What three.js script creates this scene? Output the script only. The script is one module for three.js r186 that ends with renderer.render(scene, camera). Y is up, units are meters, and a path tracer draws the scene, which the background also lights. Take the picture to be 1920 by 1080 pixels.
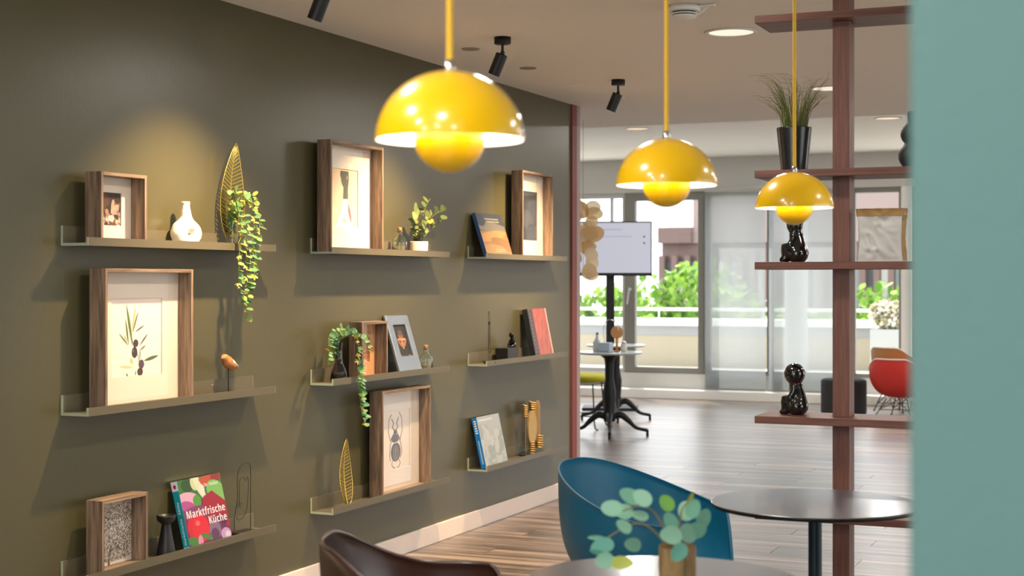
import * as THREE from 'three';
import { RoundedBoxGeometry } from 'three/addons/geometries/RoundedBoxGeometry.js';
import { mergeGeometries } from 'three/addons/utils/BufferGeometryUtils.js';
import { RectAreaLightUniformsLib } from 'three/addons/lights/RectAreaLightUniformsLib.js';
import { MarchingCubes } from 'three/addons/objects/MarchingCubes.js';

// ---------------------------------------------------------------- camera, sky, sun, exposure
RectAreaLightUniformsLib.init();
const scene = new THREE.Scene();
const renderer = new THREE.WebGLRenderer({ antialias: true });
renderer.toneMapping = THREE.LinearToneMapping;
renderer.toneMappingExposure = 1.12;
renderer.shadowMap.enabled = true;

const camera = new THREE.PerspectiveCamera(21.474, 16 / 9, 0.1, 200);
camera.position.set(3.6, 1.4, 0);
camera.rotation.set(0, THREE.MathUtils.degToRad(23.276), 0);
camera.setViewOffset(1920, 1080, 0, 13, 1920, 1080);       // a slightly raised lens: level camera, upright verticals
camera.focus = 6.6;
camera.userData.fStop = 4.0;

scene.background = new THREE.Color(0.93, 0.97, 1.0);         // bright, evenly clouded summer sky
scene.backgroundIntensity = 2.9;
const sun = new THREE.DirectionalLight(new THREE.Color(1.0, 0.94, 0.84), 6.5);
sun.position.set(-6, 22, -26);
sun.target.position.set(0, 0, -17);
sun.castShadow = true;
Object.assign(sun.shadow.camera, { left: -16, right: 16, top: 16, bottom: -16, near: 1, far: 60 });
sun.shadow.mapSize.set(2048, 2048);
scene.add(sun, sun.target);

// ---------------------------------------------------------------- helpers
function rng(seed) { let s = seed | 0; return () => { s = (s + 0x6d2b79f5) | 0; let t = Math.imul(s ^ (s >>> 15), 1 | s); t = (t + Math.imul(t ^ (t >>> 7), 61 | t)) ^ t; return ((t ^ (t >>> 14)) >>> 0) / 4294967296; }; }
const V = (x, y, z) => new THREE.Vector3(x, y, z);
const lerp = THREE.MathUtils.lerp, sstep = THREE.MathUtils.smoothstep, clamp = THREE.MathUtils.clamp;
const taken = {};
function numbered(name) { const n = taken[name] = (taken[name] ?? -1) + 1; return n ? `${name}_${String(n).padStart(3, '0')}` : name; }
function tag(o, label, category, group) { o.userData.label = label; o.userData.category = category; if (group) o.userData.group = group; return o; }
function thing(name, label, category, [x, y, z] = [0, 0, 0], turn = 0, group) {
  const o = new THREE.Group(); o.name = numbered(name); o.position.set(x, y, z); o.rotation.y = turn; scene.add(o);
  return tag(o, label, category, group);
}
function part(name, geo, mat, parent = scene) { const m = new THREE.Mesh(geo, mat); m.name = parent === scene ? numbered(name) : name; parent.add(m); return m; }
function struct(name, geo, mat, label, category) { const m = geo ? new THREE.Mesh(geo, mat) : new THREE.Group(); m.name = name; m.userData.kind = 'structure'; if (label) tag(m, label, category ?? name.split('_')[0]); scene.add(m); return m; }
function copyOf(o, label, [x, y, z], turn = 0) { const c = o.clone(); c.name = numbered(o.name.replace(/_\d{3}$/, '')); c.userData = { ...o.userData, label }; c.position.set(x, y, z); c.rotation.y = turn; scene.add(c); return c; }

// uv in metres: v runs along the grain axis
function metreUV(g, grain = 'y', ou = 0, ov = 0) {
  const p = g.attributes.position, n = g.attributes.normal, uv = new Float32Array(p.count * 2), ax = 'xyz'.indexOf(grain);
  for (let i = 0; i < p.count; i++) {
    const a = [p.getX(i), p.getY(i), p.getZ(i)], m = [Math.abs(n.getX(i)), Math.abs(n.getY(i)), Math.abs(n.getZ(i))];
    const k = m.indexOf(Math.max(...m)), others = [0, 1, 2].filter((q) => q !== k);
    let v = ax, u = others.find((q) => q !== ax);
    if (k === ax) { u = others[0]; v = others[1]; }
    uv[i * 2] = a[u] + ou + k * 0.37; uv[i * 2 + 1] = a[v] + ov + k * 0.21;
  }
  g.setAttribute('uv', new THREE.BufferAttribute(uv, 2));
  return g;
}
function bx(x0, x1, y0, y1, z0, z1, { r = 0, grain = 'y', off = 0 } = {}) {
  const w = Math.abs(x1 - x0), h = Math.abs(y1 - y0), d = Math.abs(z1 - z0);
  const g = r ? new RoundedBoxGeometry(w, h, d, 2, Math.min(r, w / 2.01, h / 2.01, d / 2.01)) : new THREE.BoxGeometry(w, h, d);
  g.translate((x0 + x1) / 2, (y0 + y1) / 2, (z0 + z1) / 2);
  return metreUV(g, grain, off, off * 1.7);
}
function lathe(pts, seg = 48) { return new THREE.LatheGeometry(pts.map(([r, y]) => new THREE.Vector2(Math.max(r, 0.00001), y)), seg); }
function tube(pts, r, seg = 24, rad = 8, closed = false) { return new THREE.TubeGeometry(new THREE.CatmullRomCurve3(pts.map((p) => (p.isVector3 ? p : V(...p))), closed), seg, r, rad, closed); }
function taperTube(pts, radii, seg = 24, rad = 8) {
  const curve = new THREE.CatmullRomCurve3(pts.map((p) => (p.isVector3 ? p : V(...p)))), g = new THREE.TubeGeometry(curve, seg, 1, rad, false), p = g.attributes.position, c = V(0, 0, 0), q = V(0, 0, 0);
  for (let i = 0; i <= seg; i++) {
    curve.getPointAt(i / seg, c);
    const t = (i / seg) * (radii.length - 1), k = Math.min(Math.floor(t), radii.length - 2), r = lerp(radii[k], radii[k + 1], t - k);
    for (let j = 0; j <= rad; j++) { const n = i * (rad + 1) + j; q.fromBufferAttribute(p, n).sub(c).multiplyScalar(r).add(c); p.setXYZ(n, q.x, q.y, q.z); }
  }
  return g;
}
function plain(g) { const h = g.index ? g.toNonIndexed() : g.clone(); for (const k of Object.keys(h.attributes)) if (!['position', 'normal', 'uv'].includes(k)) h.deleteAttribute(k); if (!h.attributes.uv) h.setAttribute('uv', new THREE.BufferAttribute(new Float32Array(h.attributes.position.count * 2), 2)); return h; }
const merged = (list) => mergeGeometries(list.map(plain));
const rod = (a, b, r, rad = 8) => { const A = V(...a), B = V(...b), d = B.clone().sub(A), g = new THREE.CylinderGeometry(r, r, d.length(), rad); g.applyQuaternion(new THREE.Quaternion().setFromUnitVectors(V(0, 1, 0), d.normalize())); return g.translate(...A.add(B).multiplyScalar(0.5).toArray()); };
// a sheet bent by fn(u, v), given a thickness and closed round its edges
function sheet(fn, nu, nv, t, closedU = false) {
  const P = [], N = [], cols = nu + 1, e = 1e-3;
  for (let j = 0; j <= nv; j++) for (let i = 0; i <= nu; i++) {
    const u = i / nu, v = j / nv, p = fn(u, v);
    const du = fn(closedU ? u + e : Math.min(u + e, 1), v).sub(fn(closedU ? u - e : Math.max(u - e, 0), v)), dv = fn(u, Math.min(v + e, 1)).sub(fn(u, Math.max(v - e, 0)));
    P.push(p); N.push(du.cross(dv).normalize());
  }
  const pos = [], uv = [], idx = [], put = (p, u, v) => { pos.push(p.x, p.y, p.z); uv.push(u, v); return pos.length / 3 - 1; };
  const A = P.map((p, k) => put(p.clone().addScaledVector(N[k], t / 2), (k % cols) / nu, Math.floor(k / cols) / nv));
  const B = P.map((p, k) => put(p.clone().addScaledVector(N[k], -t / 2), (k % cols) / nu, Math.floor(k / cols) / nv));
  const quad = (a, b, c, d) => idx.push(a, b, c, a, c, d);
  for (let j = 0; j < nv; j++) for (let i = 0; i < nu; i++) { const k = j * cols + i; quad(A[k], A[k + 1], A[k + cols + 1], A[k + cols]); quad(B[k], B[k + cols], B[k + cols + 1], B[k + 1]); }
  const strip = (ks) => { for (let i = 0; i + 1 < ks.length; i++) quad(A[ks[i]], B[ks[i]], B[ks[i + 1]], A[ks[i + 1]]); };
  strip([...Array(cols).keys()].map((i) => nv * cols + i));
  if (!closedU) { strip([...Array(cols).keys()].reverse()); strip([...Array(nv + 1).keys()].reverse().map((j) => j * cols + nu)); strip([...Array(nv + 1).keys()].map((j) => j * cols)); }
  const g = new THREE.BufferGeometry();
  g.setAttribute('position', new THREE.Float32BufferAttribute(pos, 3)); g.setAttribute('uv', new THREE.Float32BufferAttribute(uv, 2)); g.setIndex(idx); g.computeVertexNormals();
  return g;
}
// smooth figure from tapered capsules: bones = [[a, b, ra, rb], ...]
function figure(bones, size, centre, res = 56, k = 0.004) {
  const mc = new MarchingCubes(res, new THREE.MeshStandardMaterial(), false, false, 200000); mc.isolation = 0;
  const half = size / 2, segs = bones.map(([a, b, ra, rb]) => ({ a: V(...a), d: V(...b).sub(V(...a)), ra, rb })), p = V(0, 0, 0), q = V(0, 0, 0);
  for (let z = 0; z < res; z++) for (let y = 0; y < res; y++) for (let x = 0; x < res; x++) {
    p.set(((x - res / 2) / (res / 2)) * half, ((y - res / 2) / (res / 2)) * half, ((z - res / 2) / (res / 2)) * half).add(centre);
    let acc = 0;
    for (const s of segs) { q.copy(p).sub(s.a); const t = clamp(q.dot(s.d) / Math.max(s.d.lengthSq(), 1e-9), 0, 1); acc += Math.exp(-(q.addScaledVector(s.d, -t).length() - lerp(s.ra, s.rb, t)) / k); }
    mc.field[x + y * res + z * res * res] = k * Math.log(Math.max(acc, 1e-30)) / half;
  }
  mc.update();
  const n = mc.count, g = new THREE.BufferGeometry(), pos = new Float32Array(mc.positionArray.subarray(0, n * 3));
  for (let i = 0; i < n; i++) for (let c = 0; c < 3; c++) pos[i * 3 + c] = pos[i * 3 + c] * half + centre.getComponent(c);
  g.setAttribute('position', new THREE.BufferAttribute(pos, 3));
  const nor = new Float32Array(mc.normalArray.subarray(0, n * 3));
  g.setAttribute('normal', new THREE.BufferAttribute(nor, 3));
  g.setAttribute('uv', new THREE.BufferAttribute(new Float32Array(n * 2), 2));
  return g;
}

// ---------------------------------------------------------------- textures
function noise2(seed) {
  const h = (x, y) => { let n = Math.imul(x, 374761393) + Math.imul(y, 668265263) + Math.imul(seed, 982451653); n = Math.imul(n ^ (n >>> 13), 1274126177); return ((n ^ (n >>> 16)) >>> 0) / 4294967296; };
  return (x, y, px = 0, py = 0) => {           // px, py: period
    const ix = Math.floor(x), iy = Math.floor(y), fx = x - ix, fy = y - iy, u = fx * fx * (3 - 2 * fx), v = fy * fy * (3 - 2 * fy);
    const w = (a, m) => (m ? ((a % m) + m) % m : a);
    return lerp(lerp(h(w(ix, px), w(iy, py)), h(w(ix + 1, px), w(iy, py)), u), lerp(h(w(ix, px), w(iy + 1, py)), h(w(ix + 1, px), w(iy + 1, py)), u), v);
  };
}
function dataTex(w, h, fn, srgb) {
  const d = new Uint8Array(w * h * 4);
  for (let y = 0; y < h; y++) for (let x = 0; x < w; x++) { const c = fn(x / w, y / h), o = (y * w + x) * 4; for (let k = 0; k < 3; k++) d[o + k] = clamp(Math.round(255 * (typeof c === 'number' ? c : c[k])), 0, 255); d[o + 3] = 255; }
  const t = new THREE.DataTexture(d, w, h); t.wrapS = t.wrapT = THREE.RepeatWrapping; t.magFilter = THREE.LinearFilter; t.minFilter = THREE.LinearMipmapLinearFilter; t.generateMipmaps = true;
  if (srgb) t.colorSpace = THREE.SRGBColorSpace;
  t.needsUpdate = true;
  return t;
}
const rep = (t, u, v) => { const c = t.clone(); c.repeat.set(1 / u, 1 / v); c.needsUpdate = true; return c; };
function woodTex(seed, dark, light, stripes = 14, contrast = 1) {
  const n = noise2(seed);
  return dataTex(256, 512, (u, v) => {
    const warp = n(u * 4, v * 3, 4, 3) * 1.6;
    const a = n(u * stripes + warp, v * 3, 0, 3), b = n(u * stripes * 5, v * 8, stripes * 5, 8), c = n(u * 200, v * 18, 200, 18);
    const t = clamp(0.5 + contrast * ((a - 0.5) * 0.8 + (b - 0.5) * 0.6 + (c - 0.5) * 0.35), 0, 1);
    return dark.map((d, k) => lerp(d, light[k], t) / 255);
  }, true);
}
function canvasTex(w, h, draw) { const c = document.createElement('canvas'); c.width = w; c.height = h; const g = c.getContext('2d'); draw(g, w, h); const t = new THREE.CanvasTexture(c); t.colorSpace = THREE.SRGBColorSpace; return t; }

const S = (o) => new THREE.MeshStandardMaterial(o), PH = (o) => new THREE.MeshPhysicalMaterial(o);
const walnutT = woodTex(3, [92, 73, 57], [166, 138, 112], 12), mahoganyT = woodTex(9, [86, 50, 39], [130, 82, 65], 10, 0.9);
const fibreN = noise2(21);
const fibreT = dataTex(512, 512, (u, v) => 0.5 * fibreN(u * 180, v * 26, 180, 26) + 0.3 * fibreN(u * 70, v * 60, 70, 60) + 0.2 * fibreN(u * 256, v * 256, 256, 256));
const grainT = dataTex(256, 256, (u, v) => 0.5 * fibreN(u * 64, v * 64, 64, 64) + 0.5 * fibreN(u * 128 + 7, v * 128, 128, 128));
const floorN = noise2(33);
const floorRaw = (u, v) => {                  // u along the plank, v across
  const a = floorN(u * 3, v * 26, 3, 26), b = floorN(u * 7, v * 90, 7, 90), c = floorN(u * 40, v * 220, 40, 220), d = floorN(u * 2, v * 5, 2, 5);
  return clamp(0.5 + (a - 0.5) * 0.7 + (b - 0.5) * 0.7 + (c - 0.5) * 0.3 + (d - 0.5) * 0.3, 0, 1);
};
const floorT = dataTex(512, 1024, (u, v) => { const t = floorRaw(u, v); return [lerp(58, 174, t) / 255, lerp(45, 149, t) / 255, lerp(37, 127, t) / 255]; }, true);
const floorB = dataTex(512, 1024, (u, v) => floorRaw(u, v));
const M = {
  wall: S({ color: new THREE.Color(0.078, 0.069, 0.032), roughness: 0.3, bumpMap: rep(fibreT, 0.32, 0.5), bumpScale: 0.00025 }),
  ceiling: S({ color: '#f4f0ec', roughness: 0.9 }),
  white: S({ color: '#f3f3f0', roughness: 0.7 }),
  greyWall: S({ color: '#d3d3cf', roughness: 0.8 }),
  teal: S({ color: '#547a77', roughness: 0.62, bumpMap: rep(grainT, 0.4, 0.4), bumpScale: 0.0006 }),
  base: S({ color: '#e2d2c6', roughness: 0.5 }),
  ledge: S({ color: '#5c5542', roughness: 0.34 }),
  ledgeEnd: S({ color: '#a9b39a', roughness: 0.4 }),
  redTrim: S({ color: '#7a2f2a', roughness: 0.5 }),
  capTrim: S({ color: '#9b8a88', roughness: 0.5 }),
  walnut: S({ map: rep(walnutT, 0.25, 0.6), roughness: 0.55, bumpMap: rep(walnutT, 0.25, 0.6), bumpScale: 0.0004 }),
  mahogany: S({ map: rep(mahoganyT, 0.25, 0.9), roughness: 0.5, bumpMap: rep(mahoganyT, 0.25, 0.9), bumpScale: 0.0003 }),
  alu: S({ color: '#8d8d88', roughness: 0.5, metalness: 0.1 }),
  aluLight: S({ color: '#c9cbc8', roughness: 0.5 }),
  pane: PH({ color: '#ffffff', transmission: 1, roughness: 0, thickness: 0, ior: 1.5 }),
  screen: PH({ color: '#b9bdbf', transmission: 1, roughness: 0.7, thickness: 0, ior: 1.1, side: THREE.DoubleSide }),
  glass: PH({ color: '#ffffff', transmission: 1, roughness: 0.02, thickness: 0, ior: 1.45 }),
  black: S({ color: '#141415', roughness: 0.45 }),
  blackGloss: PH({ color: '#0c0c0d', roughness: 0.12, clearcoat: 1, clearcoatRoughness: 0.05 }),
  iron: S({ color: '#16191a', roughness: 0.42, metalness: 0.3 }),
  gold: S({ color: '#c9ab5a', roughness: 0.24, metalness: 1 }),
  goldSatin: S({ color: '#c9a463', roughness: 0.42, metalness: 0.8 }),
  chrome: S({ color: '#d9d9d9', roughness: 0.15, metalness: 1 }),
  yellow: PH({ color: '#f9c400', roughness: 0.25, clearcoat: 0.8, clearcoatRoughness: 0.08 }),
  yellowCord: S({ color: '#e9b824', roughness: 0.6 }),
  enamel: S({ color: '#fbf3ea', roughness: 0.5 }),
  tableTop: PH({ color: '#565a61', roughness: 0.2, clearcoat: 0.6, clearcoatRoughness: 0.16 }),
  tealShell: S({ color: '#0c5f7c', roughness: 0.42 }),
  leather: PH({ color: '#3b2218', roughness: 0.34, clearcoat: 0.4, clearcoatRoughness: 0.2 }),
  paper: S({ color: '#ece6da', roughness: 0.9 }),
  mat: S({ color: '#e6d6c3', roughness: 0.9 }),
};

// ---------------------------------------------------------------- the setting
const CEIL = 2.565, CEIL2 = 2.87, FAR = -17.5, LEFT_END = -9.35, RIGHT = 7.0, REAR = 2.6, WEST = -4.4;

// floor: slab, two sheets and single planks where they can be told apart
{
  const fl = struct('floor', null, null, 'streaky brown wood plank floor running up to the glazed front', 'floor');
  const base = M.floorSheet = PH({ map: rep(floorT, 2.6, 1.6), roughness: 0.4, clearcoat: 0.8, clearcoatRoughness: 0.3, bumpMap: rep(floorB, 2.6, 1.6), bumpScale: 0.0007 });
  part('slab', bx(WEST, RIGHT, -0.2, -0.013, FAR, REAR), base, fl);
  const Z0 = -5.5, Z1 = -11.5, PW = 0.2, gap = 0.003;
  part('near_boards', bx(WEST, RIGHT, -0.013, 0, Z0 + 0.001, REAR, { grain: 'z' }), base, fl);
  part('far_boards', bx(WEST, RIGHT, -0.013, 0, FAR, Z1 - 0.001, { grain: 'z' }), base, fl);
  const R = rng(5), tones = [[1, 1, 1], [0.84, 0.82, 0.8], [1.06, 1.03, 1.0], [0.93, 0.94, 0.97]].map((c) => { const m = base.clone(); m.color.setRGB(...c.map((q) => Math.min(q * 0.94, 1))); return m; });
  const west = (z) => (z < LEFT_END ? -2.2 : 0);
  for (let z = Z0, row = 0; z > Z1 + 0.01; z -= PW, row++) {
    let x = west(z) - (row * 0.47 % 1.38) * (west(z) < 0 ? 1 : 1);
    for (; x < 5.2; x += 1.38) {
      const a = Math.max(x, west(z)), b = Math.min(x + 1.38, 5.2);
      if (b - a < 0.05) continue;
      const g = bx(a + gap / 2, b - gap / 2, -0.013, 0, z - PW + gap / 2, z - gap / 2, { grain: 'z', off: Math.floor(R() * 40) * 0.137 });
      part('plank', g, tones[Math.floor(R() * tones.length)], fl);
    }
  }
  part('side_boards', bx(5.2, RIGHT, -0.013, 0, Z1, Z0, { grain: 'z' }), base, fl);
  part('side_boards', bx(WEST, -2.2, -0.013, 0, Z1, LEFT_END, { grain: 'z' }), base, fl);
}
struct('ceiling', bx(WEST, RIGHT, CEIL, 3.1, -10.84, REAR), M.ceiling, 'beige painted lower ceiling carrying the black spotlights', 'ceiling');
struct('ceiling_far', bx(WEST, RIGHT, CEIL2, 3.1, FAR, -10.84), M.white, 'white raised ceiling in front of the glazing', 'ceiling');
struct('wall_left', bx(-0.2, 0, 0, CEIL, LEFT_END, REAR, { grain: 'y' }), M.wall, 'dark olive textured wall carrying the nine picture ledges', 'wall');
struct('wall_return', bx(WEST, -0.2, 0, CEIL, LEFT_END, LEFT_END + 0.15), M.greyWall, 'grey wall behind the olive wall', 'wall');
struct('wall_west', bx(WEST - 0.2, WEST, 0, 3.1, FAR, LEFT_END + 0.15), M.greyWall, 'grey side wall by the high tables', 'wall');
// side wall opposite the olive wall, with unseen windows added for cool daylight fill
{
  const z0 = -10.9, z1 = -2.9, n = 4, w = (z1 - z0) / n;
  struct('wall_right', merged([bx(RIGHT, RIGHT + 0.2, 0, 0.3, FAR, REAR), bx(RIGHT, RIGHT + 0.2, 2.45, 3.1, FAR, REAR), bx(RIGHT, RIGHT + 0.2, 0.3, 2.45, FAR, z0), bx(RIGHT, RIGHT + 0.2, 0.3, 2.45, z1, REAR)]), M.greyWall, 'pale grey side wall opposite the olive wall', 'wall');
  for (let i = 0; i < n; i++) {
    const a = z0 + i * w, b = a + w, f = 0.04, o = struct(`window_${10 + i}`, null, null, `unseen fill window added opposite the olive wall, number ${i + 1} from the far end`, 'window');
    part('window_frame', merged([bx(RIGHT + 0.05, RIGHT + 0.13, 0.3, 2.45, a, a + f), bx(RIGHT + 0.05, RIGHT + 0.13, 0.3, 2.45, b - f, b), bx(RIGHT + 0.05, RIGHT + 0.13, 0.3, 0.35, a + f, b - f), bx(RIGHT + 0.05, RIGHT + 0.13, 2.4, 2.45, a + f, b - f)]), M.alu, o);
    part('pane', bx(RIGHT + 0.088, RIGHT + 0.093, 0.35, 2.4, a + f, b - f), M.pane, o);
  }
}
struct('wall_partition', bx(3.414, RIGHT, 0, CEIL, -1.34, -1.226, { r: 0.004 }), M.teal, 'blurred teal painted wall edge close by', 'wall');
struct('baseboard_left', bx(0, 0.016, 0, 0.098, LEFT_END, REAR, { r: 0.003 }), M.base, 'cream baseboard under the olive wall', 'baseboard');
struct('trim_1', bx(-0.21, 0.012, 0, CEIL, LEFT_END - 0.085, LEFT_END, { r: 0.004 }), M.redTrim, 'dark red vertical trim at the end of the olive wall', 'trim');
struct('trim_2', bx(-0.21, 0.006, 0, CEIL, LEFT_END - 0.16, LEFT_END - 0.086, { r: 0.004 }), M.capTrim, 'grey mauve end post behind the red trim', 'trim');

// far wall: header, plinth, glazing
{
  struct('wall_far', bx(WEST, RIGHT, 2.47, CEIL2, FAR - 0.18, FAR, {}), M.greyWall, 'pale grey lintel above the far windows', 'wall');
  struct('trim_3', bx(WEST, RIGHT, 0, 0.29, FAR - 0.18, FAR), M.greyWall, 'grey plinth under the far windows', 'trim');
  struct('trim_4', bx(WEST, RIGHT, 0, 0.11, FAR, FAR + 0.22, { r: 0.01 }), M.white, 'low white ledge in front of the window plinth', 'trim');
  const edges = [[-4.4, -2.445, 1], [-1.41, -0.655, 0], [-0.655, 0.3, 0], [0.3, 0.86, 0], [0.98, 2.4, 0], [2.4, 3.9, 0], [3.9, 5.4, 0], [5.4, 6.9, 0]];
  edges.forEach(([a, b, mull], i) => {
    const w = struct(`window_${i + 1}`, null, null, `tall fixed window in the far glazing, number ${i + 1} counting from the high tables`, 'window');
    const f = 0.035;
    const fr = [bx(a, a + f, 0.29, 2.47, FAR - 0.12, FAR - 0.04), bx(b - f, b, 0.29, 2.47, FAR - 0.12, FAR - 0.04), bx(a + f, b - f, 0.29, 0.34, FAR - 0.12, FAR - 0.04), bx(a + f, b - f, 2.41, 2.47, FAR - 0.12, FAR - 0.04)];
    if (mull) fr.push(bx(-2.64, -2.61, 0.34, 2.41, FAR - 0.11, FAR - 0.05));
    part('window_frame', merged(fr), i === 0 ? M.aluLight : M.alu, w);
    part('pane', bx(a + f, b - f, 0.34, 2.41, FAR - 0.085, FAR - 0.08), M.pane, w);
  });
  struct('trim_5', bx(0.86, 0.98, 0.29, 2.47, FAR - 0.12, FAR + 0.03, { r: 0.01 }), M.white, 'white post in the far glazing behind the red chair', 'trim');
  const d = struct('door_1', null, null, 'grey framed glass terrace door', 'door');
  part('frame', merged([bx(-2.445, -2.40, 0.29, 2.47, FAR - 0.14, FAR - 0.02), bx(-1.45, -1.41, 0.29, 2.47, FAR - 0.14, FAR - 0.02), bx(-2.4, -1.45, 2.43, 2.47, FAR - 0.14, FAR - 0.02)]), M.alu, d);
  part('door_leaf', merged([bx(-2.4, -2.31, 0.29, 2.43, FAR - 0.1, FAR - 0.01, { r: 0.006 }), bx(-1.52, -1.45, 0.29, 2.43, FAR - 0.1, FAR - 0.01, { r: 0.006 }), bx(-2.31, -1.52, 0.29, 0.36, FAR - 0.1, FAR - 0.01), bx(-2.31, -1.52, 2.37, 2.43, FAR - 0.1, FAR - 0.01)]), M.alu, d);
  part('pane', bx(-2.31, -1.52, 0.36, 2.37, FAR - 0.06, FAR - 0.055), M.pane, d);
  part('handle', merged([rod([-2.36, 1.3, FAR + 0.0], [-2.36, 1.3, FAR + 0.06], 0.012), rod([-2.36, 1.32, FAR + 0.055], [-2.39, 1.12, FAR + 0.055], 0.012)]), M.aluLight, d);
  // roller blinds hanging inside
  for (const [x0, x1, label] of [[-1.40, -0.675, 'translucent white roller blind beside the terrace door'], [-0.635, 0.29, 'translucent white roller blind behind the wooden shelf post']]) {
    const b = thing('roller_blind', label, 'blind', [(x0 + x1) / 2, 0, FAR + 0.1], 0, 'roller blinds on the far glazing');
    const h = (x1 - x0) / 2;
    const fab = new THREE.PlaneGeometry(h * 2, 2.32); fab.translate(0, 0.14 + 1.16, 0);
    part('fabric', fab, M.screen, b);
    part('roller', rod([-h, 2.48, 0.005], [h, 2.48, 0.005], 0.03, 16), M.aluLight, b);
    part('hem_bar', bx(-h, h, 0.118, 0.14, -0.008, 0.008, { r: 0.004 }), M.alu, b);
  }
}
// rear wall with a wide window behind the viewer
{
  struct('wall_rear', merged([bx(-0.2, RIGHT, 0, 0.3, REAR, REAR + 0.2), bx(-0.2, RIGHT, 2.5, CEIL, REAR, REAR + 0.2), bx(-0.2, 0.4, 0.3, 2.5, REAR, REAR + 0.2), bx(6.6, RIGHT, 0.3, 2.5, REAR, REAR + 0.2)]), M.greyWall, 'pale wall with a wide window behind the viewer', 'wall');
  const w = struct('window_9', null, null, 'wide window in the rear wall', 'window');
  part('window_frame', merged([0.4, 2.45, 4.5, 6.56].map((x) => bx(x, x + 0.04, 0.3, 2.5, REAR + 0.05, REAR + 0.12)).concat([bx(0.4, 6.6, 0.3, 0.34, REAR + 0.05, REAR + 0.12), bx(0.4, 6.6, 2.46, 2.5, REAR + 0.05, REAR + 0.12)])), M.alu, w);
  part('pane', bx(0.42, 6.58, 0.32, 2.48, REAR + 0.08, REAR + 0.085), M.pane, w);
}
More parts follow.
